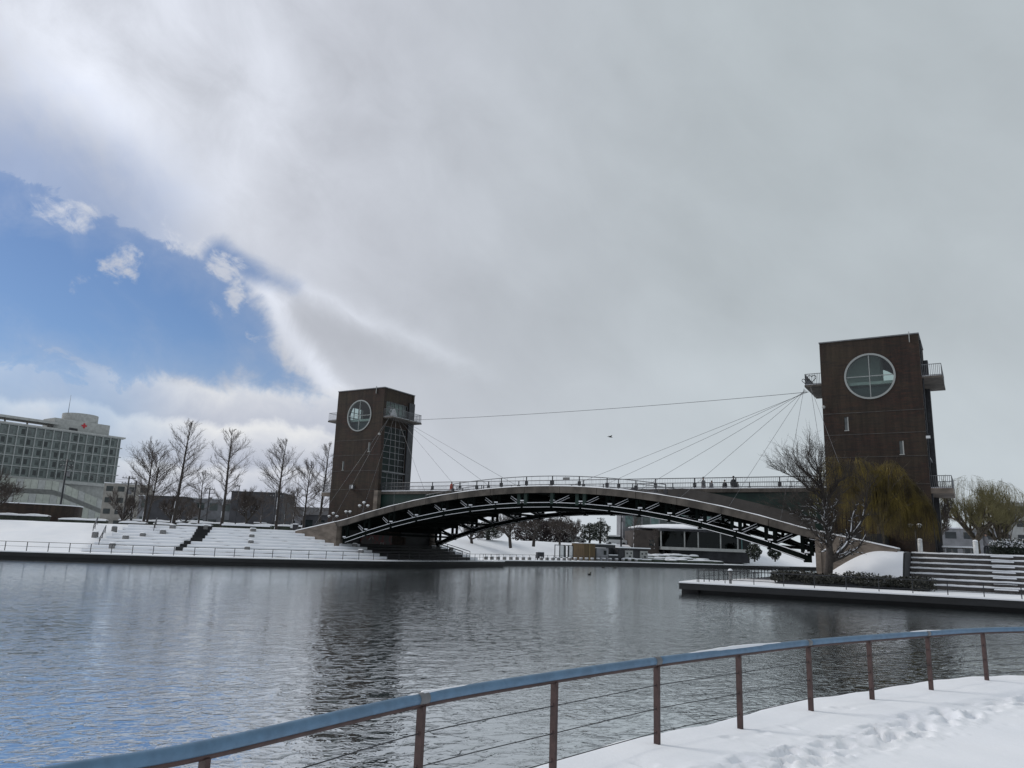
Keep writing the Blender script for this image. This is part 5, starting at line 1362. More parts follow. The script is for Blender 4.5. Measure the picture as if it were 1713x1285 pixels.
def leader_tree(name, loc, H, W, label, group, seed, first=0.22, density=46, twig='twig', forked=False):
    q = random.Random(seed); trunk = []; tw = []; snow = []
    leads = [(Vector((0, 0, -0.2)), Vector((0.02, 0, 1)), H, H * 0.0165)]
    if forked: leads.append((Vector((0.35, 0.1, -0.2)), Vector((0.045, 0.02, 1)), H * 0.86, H * 0.013))
    for b0, bd, h_, rad in leads:
        n = 16; pts = [b0]; d = bd.normalized(); p = b0
        for i in range(n):
            d = (d + rv(q, 0.02)).normalized(); d.z = max(d.z, 0.9); p2 = p + d * (h_ / n)
            f0, f1 = i / n, (i + 1) / n
            trunk.append((*p, *p2, rad * (1 - f0) ** 0.8 + 0.015, rad * (1 - f1) ** 0.8 + 0.012)); pts.append(p2); p = p2
        nb = int(density * (0.7 if forked else 1))
        for k in range(nb):
            f = first + (0.985 - first) * ((k + q.random()) / nb)
            i = min(n - 1, int(f * n)); p = pts[i].lerp(pts[i + 1], f * n - i)
            prof = math.sin(PI * min(1, (f - first * 0.55) / (1 - first * 0.55)) ** 0.85) ** 0.75
            L = W * 0.56 * max(0.16, prof) * q.uniform(0.75, 1.15)
            a = q.uniform(0, 2 * PI); elv = math.radians(q.uniform(8, 30) + 32 * f * f)
            bd_ = Vector((math.cos(a) * math.cos(elv), math.sin(a) * math.cos(elv), math.sin(elv)))
            r0 = 0.012 + 0.013 * L
            br = shoot(tw, q, p, bd_, L * 1.15, r0 * 0.85, 6, 0.34, 0.11)
            for j, (pp, dd, rr_) in enumerate(br):
                for s_ in range(3 if j > 0 else 1):
                    sd = (dd + rv(q, 0.75) + Vector((0, 0, 0.25))).normalized()
                    sub = shoot(tw, q, pp, sd, L * q.uniform(0.22, 0.42), max(0.009, rr_ * 0.55), 3, 0.22, 0.14, 0.6)
                    for pp2, dd2, rr2 in sub:
                        for _ in range(1 if q.random() < 0.35 else 2):
                            shoot(tw, q, pp2, (dd2 + rv(q, 0.8)).normalized(), L * q.uniform(0.09, 0.20), 0.0075, 2, 0.1, 0.15, 0.7)
    # snow plastered along the weather side of the trunk
    for s in trunk[:7]:
        if q.random() < 0.55: snow.append((s[0] - s[6] * 0.66, s[1] - s[6] * 0.3, s[2], s[3] - s[7] * 0.66, s[4] - s[7] * 0.3, s[5], s[6] * 0.42, s[7] * 0.42))
    return finish_tree(name, loc, label, group, trunk, tw, snow, twig=twig)
def spread_tree(name, loc, H, W, label, group, seed, fork=0.22, depth=5, bark='bark', twig='twig', snow=0.5, rad=None, up_=0.35, fine=0.010, arms=None, twk=2):
    q = random.Random(seed); trunk = []; tw = []
    r0 = rad or H * 0.035
    base = shoot(trunk, q, (0, 0, -0.2), (q.uniform(-.12, .12), 0, 1), H * fork + 0.2, r0, 3, 0.1, 0.06, 0.85)
    tip, d0, _ = base[-1]
    def grow(p, d, L, r, lev):
        seg = trunk if r > 0.045 else tw
        b = shoot(seg, q, p, d, L, max(r, fine), 4 if lev > 1 else 3, up_, 0.16, 0.62)
        if lev == 0: return
        for j, (pp, dd, rr_) in enumerate(b):
            last = j == len(b) - 1
            for _ in range((2 if last else (1 if q.random() < 0.85 else 0)) + (twk if lev <= 1 else 0)):
                nd = (dd + rv(q, 0.72) + Vector((0, 0, 0.12))).normalized()
                grow(pp, nd, L * q.uniform(0.5, 0.78), rr_ * q.uniform(0.55, 0.8), lev - 1)
    n = arms or 4
    for k in range(n):
        a = 2 * PI * (k + q.uniform(-.25, .25)) / n + seed; e = math.radians(q.uniform(28, 62))
        grow(tip - d0 * q.uniform(0, H * fork * 0.25), Vector((math.cos(a) * math.cos(e) * W / H, math.sin(a) * math.cos(e) * W / H, math.sin(e))), H * 0.34 * q.uniform(.85, 1.15), r0 * q.uniform(0.5, 0.68), depth - 1)
    top = max([s[5] for s in tw] + [1]); wid = max([abs(s[3]) for s in tw] + [1]); kz = (H / top); kx = min(1.4, (W / 2) / wid)
    def sc_(S_): return [(s[0] * kx, s[1] * kx, s[2] * kz if s[2] > 0 else s[2], s[3] * kx, s[4] * kx, s[5] * kz, s[6], s[7]) for s in S_]
    trunk = sc_(trunk); tw = sc_(tw)
    sn = snow_on(trunk, 0.03, snow, q) + snow_on(tw, 0.018, snow * 0.7, q, 0.9)
    return finish_tree(name, loc, label, group, trunk, tw, sn, bark, twig)
LG = 'tall bare trees along the rim of the left steps'
leader_tree('bare_tree', (-46.4, 98, 3.5), 10.9, 5.6, 'double trunked bare tree nearest the hospital', LG, 1, 0.26, 50, forked=True)
leader_tree('bare_tree', (-42.6, 98, 3.5), 14.0, 4.9, 'tallest bare tree, second from the left on the steps rim', LG, 2, 0.24, 46)
leader_tree('bare_tree', (-36.4, 98, 3.5), 13.1, 4.8, 'slim upright bare tree between the tallest tree and the dark block', LG, 3, 0.20, 44)
leader_tree('bare_tree', (-29.6, 98.5, 3.5), 11.9, 5.0, 'broad crowned bare tree in front of the dark block corner', LG, 4, 0.24, 44)
leader_tree('bare_tree', (-27.9, 105, 3.5), 9.6, 5.0, 'low branching bare tree just left of the left tower', LG, 5, 0.12, 40)
leader_tree('bare_tree', (-26.2, 107, 3.5), 12.8, 4.8, 'bare tree half hidden behind the left tower', LG, 6, 0.2, 40)
BG = 'small bare trees behind the left steps'
leader_tree('bare_tree', (-40.6, 101, 3.5), 7.6, 3.4, 'small slim bare tree between the two tallest trees', BG, 11, 0.18, 30)
spread_tree('bare_tree', (-45.5, 104, 3.5), 5.2, 4.4, 'twisted small bare tree behind the double trunked tree', BG, 12, 0.25, 5)
spread_tree('bare_tree', (-34.9, 103, 3.5), 6.2, 5.2, 'small snowy bare tree before the dark block', BG, 13, 0.25, 5)
spread_tree('bare_tree', (-52.0, 104, 3.5), 5.4, 5.4, 'scrubby bare tree right of the brick wall end', BG, 14, 0.12, 5)
leader_tree('bare_tree', (-33.0, 118, 3.5), 7.0, 3.0, 'thin bare sapling just right of the third tall tree', BG, 15, 0.2, 26)
leader_tree('bare_tree', (-38.5, 120, 3.5), 6.2, 3.0, 'thin bare sapling before the long grey building', BG, 16, 0.2, 26)
leader_tree('bare_tree', (-36.0, 124, 3.5), 7.2, 3.2, 'thin bare sapling at the left corner of dark block', BG, 17, 0.2, 26)
spread_tree('bare_tree', (-49.0, 116, 3.5), 5.0, 5.0, 'bushy bare tree behind the far hedge on the left', BG, 18, 0.15, 5)
spread_tree('bare_tree', (-59.4, 87.0, 3.3), 6.4, 9.6, 'spreading snow laden bare tree at the left edge of the picture', 'snow laden bare trees on the banks', 22, 0.14, 6, snow=0.8, rad=0.2, twk=1)
SG = 'snow laden bare trees on the banks'
spread_tree('bare_tree', (-5.5, 124, 2.7), 4.7, 6.0, 'low forked snowy tree nearest the left pier under the arch', SG, 31, 0.2, 5, snow=0.75, rad=0.26)
spread_tree('bare_tree', (0.7, 121.5, 2.55), 6.6, 6.2, 'middle snowy tree leaning on the slope under the arch', SG, 32, 0.3, 5, snow=0.7, rad=0.26)
spread_tree('bare_tree', (4.5, 127, 2.9), 6.4, 6.8, 'snowy tree standing before the brown thicket under the arch', SG, 33, 0.24, 5, snow=0.7, rad=0.28)
spread_tree('bare_tree', (9.3, 134, 3.4), 5.8, 5.0, 'bare tree just left of the ochre kiosk under the arch', SG, 34, 0.2, 5, snow=0.5, rad=0.2)
spread_tree('bare_tree', (12.0, 137, 3.5), 4.6, 4.4, 'small pale bare tree behind the ochre kiosk', SG, 35, 0.15, 5, snow=0.5, rad=0.12)
leader_tree('bare_tree', (23.6, 142, 3.3), 6.4, 2.6, 'thin bare tree at the left corner of the cafe', BG, 36, 0.15, 30)
leader_tree('bare_tree', (26.8, 139, 2.8), 3.8, 2.4, 'small snowy bare tree in front of the cafe brick wing', BG, 37, 0.12, 24)
# big tree on the right quay: limbs as seen, twigs grown from them
def big_tree():
    q = random.Random(77); trunk = []; tw = []; K = 22.9
    limbs = [([(1385, 962), (1388, 940), (1389, 915), (1388, 885), (1386, 850), (1382, 815), (1378, 792), (1373, 768)], 0.30, 0.02, 0.0),
             ([(1389, 936), (1402, 925), (1416, 910), (1424, 890), (1425, 868), (1431, 850)], 0.19, 0.05, -0.6),
             ([(1391, 938), (1412, 928), (1430, 914), (1441, 893)], 0.13, 0.04, -1.0),
             ([(1415, 911), (1432, 890), (1446, 872), (1454, 852), (1460, 826), (1463, 806)], 0.13, 0.02, 0.4),
             ([(1388, 905), (1397, 885), (1404, 865), (1410, 842)], 0.10, 0.03, 0.7),
             ([(1387, 880), (1370, 870), (1350, 866), (1330, 858), (1312, 850)], 0.12, 0.02, 0.6),
             ([(1386, 862), (1362, 852), (1340, 852), (1322, 846)], 0.10, 0.02, -0.9),
             ([(1388, 912), (1366, 896), (1350, 880), (1336, 874)], 0.09, 0.02, -0.5),
             ([(1385, 845), (1398, 826), (1408, 808), (1420, 800)], 0.10, 0.02, -0.6),
             ([(1386, 858), (1402, 848), (1418, 832)], 0.08, 0.02, 0.8),
             ([(1382, 822), (1366, 800), (1350, 785), (1343, 772)], 0.10, 0.02, 0.7),
             ([(1384, 835), (1360, 822), (1336, 806), (1310, 796)], 0.09, 0.015, -0.7),
             ([(1378, 795), (1362, 780), (1356, 768)], 0.07, 0.015, -0.4), ([(1380, 802), (1385, 786), (1388, 772)], 0.06, 0.015, 0.5)]
    ends = []
    for pts, ra, rb, dep in limbs:
        P = [Vector(((x - 1385) / K, dep * (i / (len(pts) - 1)) + q.uniform(-.05, .05), (962 - y) / K)) for i, (x, y) in enumerate(pts)]
        C = catmull([tuple(p) for p in P], 0.22)
        for i in range(len(C) - 1):
            f0, f1 = i / (len(C) - 1), (i + 1) / (len(C) - 1)
            trunk.append((*C[i], *C[i + 1], ra + (rb - ra) * f0, ra + (rb - ra) * f1))
            if f0 > 0.18 or ra < 0.2:
                d = Vector(C[i + 1] - C[i]).normalized()
                for _ in range(2):
                    ends.append((Vector(C[i + 1]), d, ra + (rb - ra) * f1, f0))
    for p, d, r, f in ends:
        hi = min(1.0, max(0.35, (p.z - 1.5) / 5)); left = 1.0 if p.x < 0.6 else 0.75
        nd = (d + rv(q, 0.95) + Vector((-0.15, 0, 0.25 * hi))).normalized()
        L = q.uniform(0.6, 1.35) * (0.6 + 0.6 * hi) * left
        b = shoot(tw, q, p, nd, L, max(0.013, r * 0.36), 5, 0.35 * hi, 0.16, 0.5)
        for pp, dd, rr_ in b:
            for _ in range(2):
                c = shoot(tw, q, pp, (dd + rv(q, 0.8) + Vector((0, 0, 0.15))).normalized(), L * q.uniform(0.3, 0.6), max(0.008, rr_ * 0.6), 3, 0.2, 0.16, 0.6)
                if p.z > 4:
                    for pp2, dd2, _ in c[1:]: shoot(tw, q, pp2, (dd2 + rv(q, 0.7)).normalized(), L * q.uniform(0.25, 0.5), 0.0065, 2, 0.0, 0.15, 0.7)
    hk = lambda s: 0.36 if s[6] > 0.2 else 0.5
    sn = [(s[0] - s[6] * .62, s[1] - s[6] * .25, s[2] + s[6] * .30, s[3] - s[7] * .62, s[4] - s[7] * .25, s[5] + s[7] * .30, s[6] * hk(s), s[7] * hk(s)) for s in trunk if s[2] < 4.6 and s[6] < 0.2 and (math.sin(s[2] * 2.3 + s[0] * 3) > -0.55)]
    sn += snow_on([s for s in trunk if s[2] < 5.5], 0.02, 0.40, q, 0.55) + [s for s in snow_on(tw, 0.014, 0.30, q, 0.9) if s[2] < 5.5]
    return finish_tree('bare_tree', (22.95, 55.0, 1.42), 'big forked bare tree with snow on its limbs at the right abutment', SG, trunk, tw, sn, twig='darktwig')
big_tree()
# willows
def willow(name, loc, label, group, seed, lobes, bark, strand, limbs_h, nst, sr_, trunk_r=0.28, twigs=True, lean=0.0):
    q = random.Random(seed); trunk = []; tw = []; st_ = []
    base = shoot(trunk, q, (0, 0, -0.3), (lean, 0, 1), limbs_h, trunk_r, 3, 0.0, 0.05, 0.8)
    tip = base[-1][0]
    for cx, cy, z0, z1, rx, lmin, lmax, share in lobes:
        n = int(nst * share)
        for k in range(9):
            a = 2 * PI * k / 9 + q.uniform(-.3, .3); f = q.uniform(0.25, 0.85)
            tgt = Vector((cx + rx * f * math.cos(a), cy + rx * f * 0.6 * math.sin(a), z1 - (z1 - z0) * 0.30 * f * f - 0.2))
            mid = tip.lerp(tgt, 0.5) + Vector((0, 0, 0.5)) + rv(q, 0.3)
            C = catmull([tuple(tip), tuple(mid), tuple(tgt)], 0.35)
            for i in range(len(C) - 1):
                g = i / len(C); trunk.append((*C[i], *C[i + 1], 0.11 * (1 - g) + 0.02, 0.11 * (1 - g) + 0.018))
                if g > 0.35:
                    for _ in range(2): shoot(tw, q, C[i + 1], rv(q) + Vector((0, 0, 0.6)), q.uniform(0.4, 1.0), 0.014, 4, -0.2, 0.18, 0.5)
        clus = [(q.uniform(0, 2 * PI), math.sqrt(q.random()), q.uniform(0.75, 1.15)) for _ in range(max(6, n // 7))]
        for k in range(n):
            a, f, lk = q.choice(clus); a += q.gauss(0, 0.22); f = min(1.05, max(0, f + q.gauss(0, 0.12)))
            x = cx + rx * f * math.cos(a); y = cy + rx * 0.62 * f * math.sin(a)
            zt = z1 - (z1 - z0) * 0.42 * f ** 2.2 + q.uniform(-0.35, 0.1)
            L = q.uniform(lmin, lmax) * lk
            p = Vector((x, y, zt)); out_ = Vector((math.cos(a), math.sin(a) * 0.6, 0.55)); nseg = 6; dv = out_ * 0.5
            zmin = 0.5 + q.random() * 0.6
            for i in range(nseg):
                dv = (dv * 0.52 + Vector((q.uniform(-.10, .10), q.uniform(-.10, .10), -0.8)) * 0.55)
                p2 = p + dv.normalized() * (L / nseg)
                if p2.z < zmin: break
                st_.append((*p, *p2, sr_ * (1 - 0.1 * i), sr_ * (1 - 0.1 * (i + 1)))); p = p2
    r = root(name, loc, label, 'tree', group)
    seg_mesh('trunk', trunk, 6, M[bark], r); seg_mesh('branches', tw, 3, M[bark], r); seg_mesh('hanging_twigs', st_, 3, M[strand], r)
    return r
willow('willow_tree', (28.15, 57.6, PZ - 0.1), 'yellow weeping willow hanging in front of the right tower', None, 5,
       [(-3.1, 0.2, 3.0, 7.2, 1.5, 1.0, 3.8, 0.24), (-1.8, -0.3, 2.4, 7.1, 1.8, 1.0, 4.4, 0.36), (-0.4, 0.2, 2.4, 6.8, 1.8, 1.0, 4.4, 0.46), (1.0, -0.2, 2.2, 6.9, 1.5, 1.0, 4.6, 0.44),
        (0.3, -0.8, 1.0, 4.6, 1.5, 1.2, 3.2, 0.30), (2.2, 0.0, 1.2, 5.6, 1.4, 1.0, 4.0, 0.40), (3.0, -0.2, 0.9, 4.7, 0.9, 1.0, 4.2, 0.34)], 'willowbark', 'strand', 2.2, 1150, 0.0085)
WG = 'bare olive willows right of the right tower'
def round_willow(loc, H, W, label, seed, rad):
    r = spread_tree('willow_tree', loc, H, W, label, WG, seed, 0.20, 6, bark='willowbark', twig='strand2', snow=0.0, rad=rad, up_=0.30, fine=0.0065, arms=5, twk=0)
    q = random.Random(seed); st_ = []
    for k in range(330):
        a = q.uniform(0, 2 * PI); f = math.sqrt(q.random()); p = Vector((W * 0.47 * f * math.cos(a), W * 0.40 * f * math.sin(a), H * (0.99 - 0.42 * f ** 2.2) + q.uniform(-.5, .1)))
        dv = Vector((math.cos(a) * 0.6, math.sin(a) * 0.4, 0.5)); L = q.uniform(0.7, 2.6)
        for i in range(6):
            dv = dv * 0.62 + Vector((q.uniform(-.12, .12), q.uniform(-.12, .12), -0.42)); p2 = p + dv.normalized() * L / 6
            st_.append((*p, *p2, 0.0085, 0.0075)); p = p2
    seg_mesh('hanging_twigs', st_, 3, M['strand2'], r)
round_willow((44.2, 72, PZ), 7.6, 7.4, 'larger bare olive willow right behind the person', 8, 0.30)
round_willow((47.9, 74, PZ), 7.4, 7.0, 'bare olive willow with dark trunk nearest the right edge', 9, 0.36)
for k, (x, y, h_, lab) in enumerate(((40.3, 71, 6.0, 'thin bare tree close to the right corner of the right tower'), (42.0, 75, 5.2, 'thin bare tree between right tower and the willows'), (52.5, 80, 6.0, 'bare tree behind the rightmost willow'))):
    spread_tree('bare_tree', (x, y, PZ), h_, 4.0, lab, 'thin bare trees by the right tower', 90 + k, 0.3, 5, snow=0.1, rad=0.09)
r = root('weeping_sapling', st(54.4, -6.2, 1.5), 'small weeping bare sapling on the snow mound by the steps', 'tree')
q = random.Random(6); sg = []; b = shoot(sg, q, (0, 0, -0.3), (-0.15, 0, 1), 2.1, 0.04, 5, 0, 0.08)
tw = []
for pp, dd, _ in b[1:]:
    for k in range(7): shoot(tw, q, pp, Vector((q.uniform(-1.4, 0.6), q.uniform(-.4, .4), 0.6)), q.uniform(0.8, 1.7), 0.009, 6, -1.6, 0.1, 0.5)
seg_mesh('trunk', sg, 6, M['bark'], r); seg_mesh('crown', tw, 3, M['twig'], r)

# ------------------------------------------------------------------ poles, lamps, bollards, bench
def utility_pole(x, y, h_, label, group='utility poles', arms=2, twin=False, rz=0.3, z=3.45):
    r = root('utility_pole', (x, y, z), label, 'utility pole', group, rz)
    for dx_ in ((0, 1.0) if twin else (0,)):
        MB().tube([(dx_, 0, -0.3), (dx_, 0, h_ * (0.92 if dx_ else 1))], [0.17, 0.11], 8).build('pole', M['dark'], r)
    for k in range(arms):
        z_ = h_ - 0.35 - 0.75 * k
        MB().box(-0.9, 0.9, -0.06, 0.06, z_, z_ + 0.10).build('crossarm', M['dark'], r)
        ins = MB()
        for xx in (-0.8, -0.4, 0.4, 0.8): ins.cyl(xx, 0, z_ + 0.101, z_ + 0.28, 0.05, 6)
        ins.build('insulators', M['pale'], r)
    if arms: MB().cyl(0.35, 0, h_ - 2.6, h_ - 1.8, 0.25, 10).build('transformer', M['rail'], r)
    return r
utility_pole(-55.0, 110, 7.2, 'twin dark utility poles between hospital and double trunked tree', twin=True)
utility_pole(-67.2, 115, 9.8, 'utility pole standing in front of the hospital facade')
utility_pole(-54.9, 140, 7.8, 'distant utility pole between second and third tall trees')
utility_pole(-39.0, 128, 7.0, 'utility pole behind the broad crowned tree right of the dark block')
utility_pole(22.4, 150, 7.2, 'tall utility pole left of the cafe under the arch')
utility_pole(20.6, 168, 6.0, 'far utility pole behind the white van')
wr = root('overhead_wires', (-67.2, 115, 12.4), 'thin overhead wires sagging between the two left utility poles', 'wires')
for k in range(3):
    MB().tube([(12.2 * f, -5 * f + k * 0.3, -0.3 * k - 2.3 * f - 0.5 * 4 * f * (1 - f)) for f in along(0, 1, 10)], 0.018, 4).build('wire', M['dark'], wr)
r = root('street_lamp', (-35.2, 99.5, 3.5), 'slim dark street lamp beside the third tall bare tree', 'street lamp')
MB().tube([(0, 0, -0.2), (0, 0, 5.6)], [0.07, 0.05], 8).build('pole', M['dark'], r); MB().box(-0.6, 0.1, -0.08, 0.08, 5.6, 5.7).build('lamp_head', M['dark'], r)
def globe_lamp(x, y, z, h_, n, label, group):
    r = root('globe_lamp', (x, y, z), label, 'lamp', group, -TH)
    MB().tube([(0, 0, -0.3), (0, 0, h_)], 0.05, 8).build('post', M['dark'], r)
    for k in range(n):
        dx_ = (k - (n - 1) / 2) * 0.62; dz_ = 0.35 if (n == 3 and k == 1) else 0.0
        MB().tube([(0, 0, h_ - 0.35), (dx_, 0, h_ - 0.05 + dz_)], 0.03, 6).build('arm', M['dark'], r)
        g = MB().cyl(dx_, 0, h_ - 0.05 + dz_, h_ + 0.12 + dz_, 0.10, 10, r1=0.17).build('lamp', M['pale'], r)
        MB().dome(dx_, 0, h_ + 0.121 + dz_, 0.21, 0.15, 10).build('snow_cap', M['snow'], g)
    return r
GL = 'snow capped globe lamps by the towers'
for s_, t_, z, h_, n, lab in ((-3.9, -3.0, 3.5, 1.75, 3, 'lowest three headed lamp on the left ramp by the tower'), (-1.6, -3.0, 3.6, 2.2, 2, 'two headed lamp midway along the left ramp by tower'), (0.75, -3.0, 4.3, 2.2, 3, 'upper three headed lamp by the left tower corner'), (56.35, -0.7, PZ, 1.95, 2, 'two headed snow capped lamp under the yellow willow')):
    globe_lamp(*st(s_, t_), z, h_, n, lab, GL) if False else globe_lamp(st(s_, t_)[0], st(s_, t_)[1], z, h_, n, lab, GL)
for s_, t_, lab in ((56.6, -0.72, 'white round bollard at the top of steps before the willow'), (60.3, -0.45, 'white round bollard at the top of steps left of the person')):
    x, y, _ = st(s_, t_)
    r = root('white_bollard', (x, y, PZ), lab, 'bollard', 'white bollards at the top of the right steps')
    MB().cyl(0, 0, -0.05, 0.92, 0.17, 14).cyl(0, 0, 0.74, 0.77, 0.185, 14).build('post', M['white'], r); MB().dome(0, 0, 0.921, 0.19, 0.14, 12).build('snow_cap', M['snow'], r)
x, y, _ = st(58.0, 2.2)
r = root('bench', (x, y, PZ), 'low bench with thick snow on its seat between the white bollards', 'bench', None, -TH)
MB().bevbox(0, 2.05, 0, 0.5, 0.40, 0.47, 0.02).build('seat', M['stained'], r)
MB().bevbox(-0.05, 2.1, -0.04, 0.54, 0.471, 0.60, 0.06).build('seat_snow', M['snow'], r)
for xx in (0.08, 0.65, 1.45, 1.95): MB().box(xx - 0.06, xx + 0.06, 0.08, 0.42, -0.05, 0.399).build('leg', M['stone'], r)
# signs on the plaza and by the steps
for x, y, lab in ((-26.0, 93.5, 'small white notice post near the top of the left ramp'), (-24.9, 90.5, 'dark litter box at the top of steps beside the left ramp')):
    r = root('notice_post', (x, y, 3.55), lab, 'sign')
    if 'white' in lab: MB().box(-0.05, 0.05, -0.05, 0.05, -0.1, 0.8).build('post', M['dark'], r); MB().box(-0.35, 0.35, -0.09, -0.051, 0.35, 0.85).build('board', M['white'], r)
    else: MB().bevbox(-0.28, 0.28, -0.28, 0.28, -0.1, 0.75, 0.04).build('box', M['dark'], r); MB().bevbox(-0.3, 0.3, -0.3, 0.3, 0.751, 0.85, 0.04).build('snow_cap', M['snow'], r)

# ------------------------------------------------------------------ vehicles
def vehicle(name, x, y, z, rz, paint, label, cat, van=False, snow=True):
    r = root(name, (x, y, z), label, cat, 'vehicles parked beyond the banks', rz)
    L, w = (4.6, 1.75) if van else (4.2, 1.7)
    prof = [(-L / 2, 0.35), (-L / 2, 0.95), (-L / 2 + .15, 1.15 if van else 0.98), (-L / 2 + 0.35, 1.85 if van else 1.02), (-L * 0.28 if not van else -L / 2 + .6, 1.93 if van else 1.42), (L * 0.10 if not van else L * 0.22, 1.93 if van else 1.45), (L * 0.26 if not van else L * 0.36, 1.15 if van else 0.98), (L / 2 - 0.1, 1.0 if van else 0.85), (L / 2, 0.7), (L / 2, 0.35)]
    rings = []
    for yy, ins in ((-w / 2, 0.06), (-w / 2 + 0.08, 0), (w / 2 - 0.08, 0), (w / 2, 0.06)):
        rings.append([(px * (1 - ins * 0.25), yy, pz - ins * (1 if pz > 0.6 else -0.5)) for px, pz in prof])
    MB().loft(rings).build('body', paint, r)
    zz = (1.15, 1.75) if van else (0.98, 1.33)
    for yy in (-w / 2 - 0.012, w / 2 + 0.002):
        MB().hexa([(-L * (.42 if van else .27), yy, zz[0]), (L * (.30 if van else .20), yy, zz[0]), (L * (.30 if van else .20), yy + 0.01, zz[0]), (-L * (.42 if van else .27), yy + 0.01, zz[0]), (-L * (.40 if van else .22), yy, zz[1]), (L * (.22 if van else .08), yy, zz[1]), (L * (.22 if van else .08), yy + 0.01, zz[1]), (-L * (.40 if van else .22), yy + 0.01, zz[1])]).build('window', M['darkglass'], r)
    for xx in (-L * 0.31, L * 0.31):
        for yy in (-w / 2 + 0.06, w / 2 - 0.06):
            wl = MB().tube([(xx, yy - 0.1, 0.32), (xx, yy + 0.1, 0.32)], 0.32, 14).build('wheel', M['tyre'], r)
    if snow: MB().bevbox(-L * 0.34, L * (0.18 if van else 0.06), -w / 2 + 0.12, w / 2 - 0.12, (1.94 if van else 1.455), (2.06 if van else 1.56), 0.05).build('roof_snow', M['snow'], r)
    return r
vehicle('white_van', 22.2, 156, 3.5, 0.1, M['white'], 'white van parked left of the cafe under the arch', 'van', True)
vehicle('parked_car', -52.4, 131, 3.5, 0.05, M['white'], 'white car parked behind the third tall bare tree', 'car')
vehicle('parked_car', -55.2, 132.5, 3.5, 0.1, M['pale'], 'pale grey car parked beside the white car', 'car')
vehicle('parked_car', -40.6, 128, 3.5, -0.1, M['dark'], 'black car parked behind the broad crowned bare tree', 'car')
vehicle('parked_car', 13.6, 152, 3.5, 0.2, M['pale'], 'snowy grey car beside the evergreens under the arch', 'car')

# ------------------------------------------------------------------ people, birds
def person_mesh(name, pose, coat, legs, skin, hair):
    """one continuous skinned figure, coloured by region afterwards"""
    V = [(0, 0, 0.93), (0, 0, 1.12), (0, 0.01, 1.32), (0, 0, 1.46), (0, -0.01, 1.54), (0, -0.02, 1.66), (0, 0, 1.745)]
    R = [0.150, 0.135, 0.165, 0.085, 0.055, 0.098, 0.060]; E_ = [(0, 1), (1, 2), (2, 3), (3, 4), (4, 5), (5, 6)]
    for sg in (-1, 1):
        st_ = 0.10 * pose * sg
        k = len(V)
        V += [(0.10 * sg, 0, 0.88), (0.10 * sg, -st_, 0.48), (0.10 * sg, -st_ * 1.2 + 0.04, 0.09), (0.11 * sg, -st_ * 1.2 - 0.14, 0.045)]
        R += [0.105, 0.072, 0.050, 0.042]; E_ += [(0, k), (k, k + 1), (k + 1, k + 2), (k + 2, k + 3)]
        k = len(V)
        V += [(0.19 * sg, 0, 1.40), (0.25 * sg, 0.03 + st_ * 0.5, 1.12), (0.23 * sg, -0.10 + st_, 0.90), (0.22 * sg, -0.15 + st_, 0.82)]
        R += [0.072, 0.056, 0.043, 0.036]; E_ += [(2, k), (k, k + 1), (k + 1, k + 2), (k + 2, k + 3)]
    me = bpy.data.meshes.new('figure'); me.from_pydata(V, E_, [])
    ob = bpy.data.objects.new('figure', me); COL.objects.link(ob)
    md = ob.modifiers.new('Skin', 'SKIN'); md.use_smooth_shade = True
    for i, sv in enumerate(me.skin_vertices[0].data): sv.radius = (R[i], R[i] * (0.8 if i < 3 else 1.0)); sv.use_root = i == 0
    ob.modifiers.new('Sub', 'SUBSURF').levels = 1
    dg = bpy.context.evaluated_depsgraph_get()
    out_ = bpy.data.meshes.new_from_object(ob.evaluated_get(dg)); out_.name = name
    bpy.data.objects.remove(ob)
    out_.materials.clear()
    for mt in (coat, legs, skin, hair): out_.materials.append(mt)
    for p in out_.polygons:
        c = p.center; arm = abs(c.x) > 0.175
        p.material_index = 3 if (c.z > 1.68 or (c.z > 1.56 and c.y > 0.035)) else 2 if c.z > 1.53 or (arm and c.z < 0.86) else 0 if c.z > 0.80 else 1
    return out_
M['coatred'] = varied('orange red coat', (0.36, 0.06, 0.035), 0.15, 5, 0.9)
M['coatgrey'] = varied('grey coat', (0.16, 0.16, 0.17), 0.2, 5, 0.9)
M['coatdark'] = varied('dark coat', (0.025, 0.027, 0.032), 0.2, 5, 0.9)
M['coatpale'] = varied('pale grey coat', (0.34, 0.34, 0.35), 0.15, 5, 0.9)
M['skin'] = varied('skin', (0.42, 0.27, 0.20), 0.1, 5, 0.7)
M['hair'] = varied('dark hair', (0.015, 0.012, 0.011), 0.2, 9, 0.6)
def person(x, y, z, rz, h_, coat, legs, label, group=None, pose=0.6):
    r = root('person', (x, y, z), label, 'person', group, rz); k = h_ / 1.78; r.scale = (k, k, k)
    link(bpy.data.objects.new('body', person_mesh('body', pose, M[coat], M[legs], M['skin'], M['hair'])), r)
    MB().loft([[(rr_ * 1.15 * math.cos(2 * PI * j / 12), rr_ * 0.95 * math.sin(2 * PI * j / 12), z_) for j in range(12)] for rr_, z_ in ((0.215, 0.74), (0.205, 0.98), (0.19, 1.12), (0.205, 1.32), (0.15, 1.45), (0.085, 1.51))], 0, False, True).build('coat', M[coat], r)
    hair = [[(rr_ * math.cos(2 * PI * j / 10), -0.005 + rr_ * math.sin(2 * PI * j / 10), z_) for j in range(10)] for rr_, z_ in ((0.098, 1.69), (0.106, 1.73), (0.09, 1.785), (0.04, 1.815))]
    MB().loft(hair, 0, True, True).build('hair', M['hair'], r)
    return r
PG = 'people walking on the bridge deck'
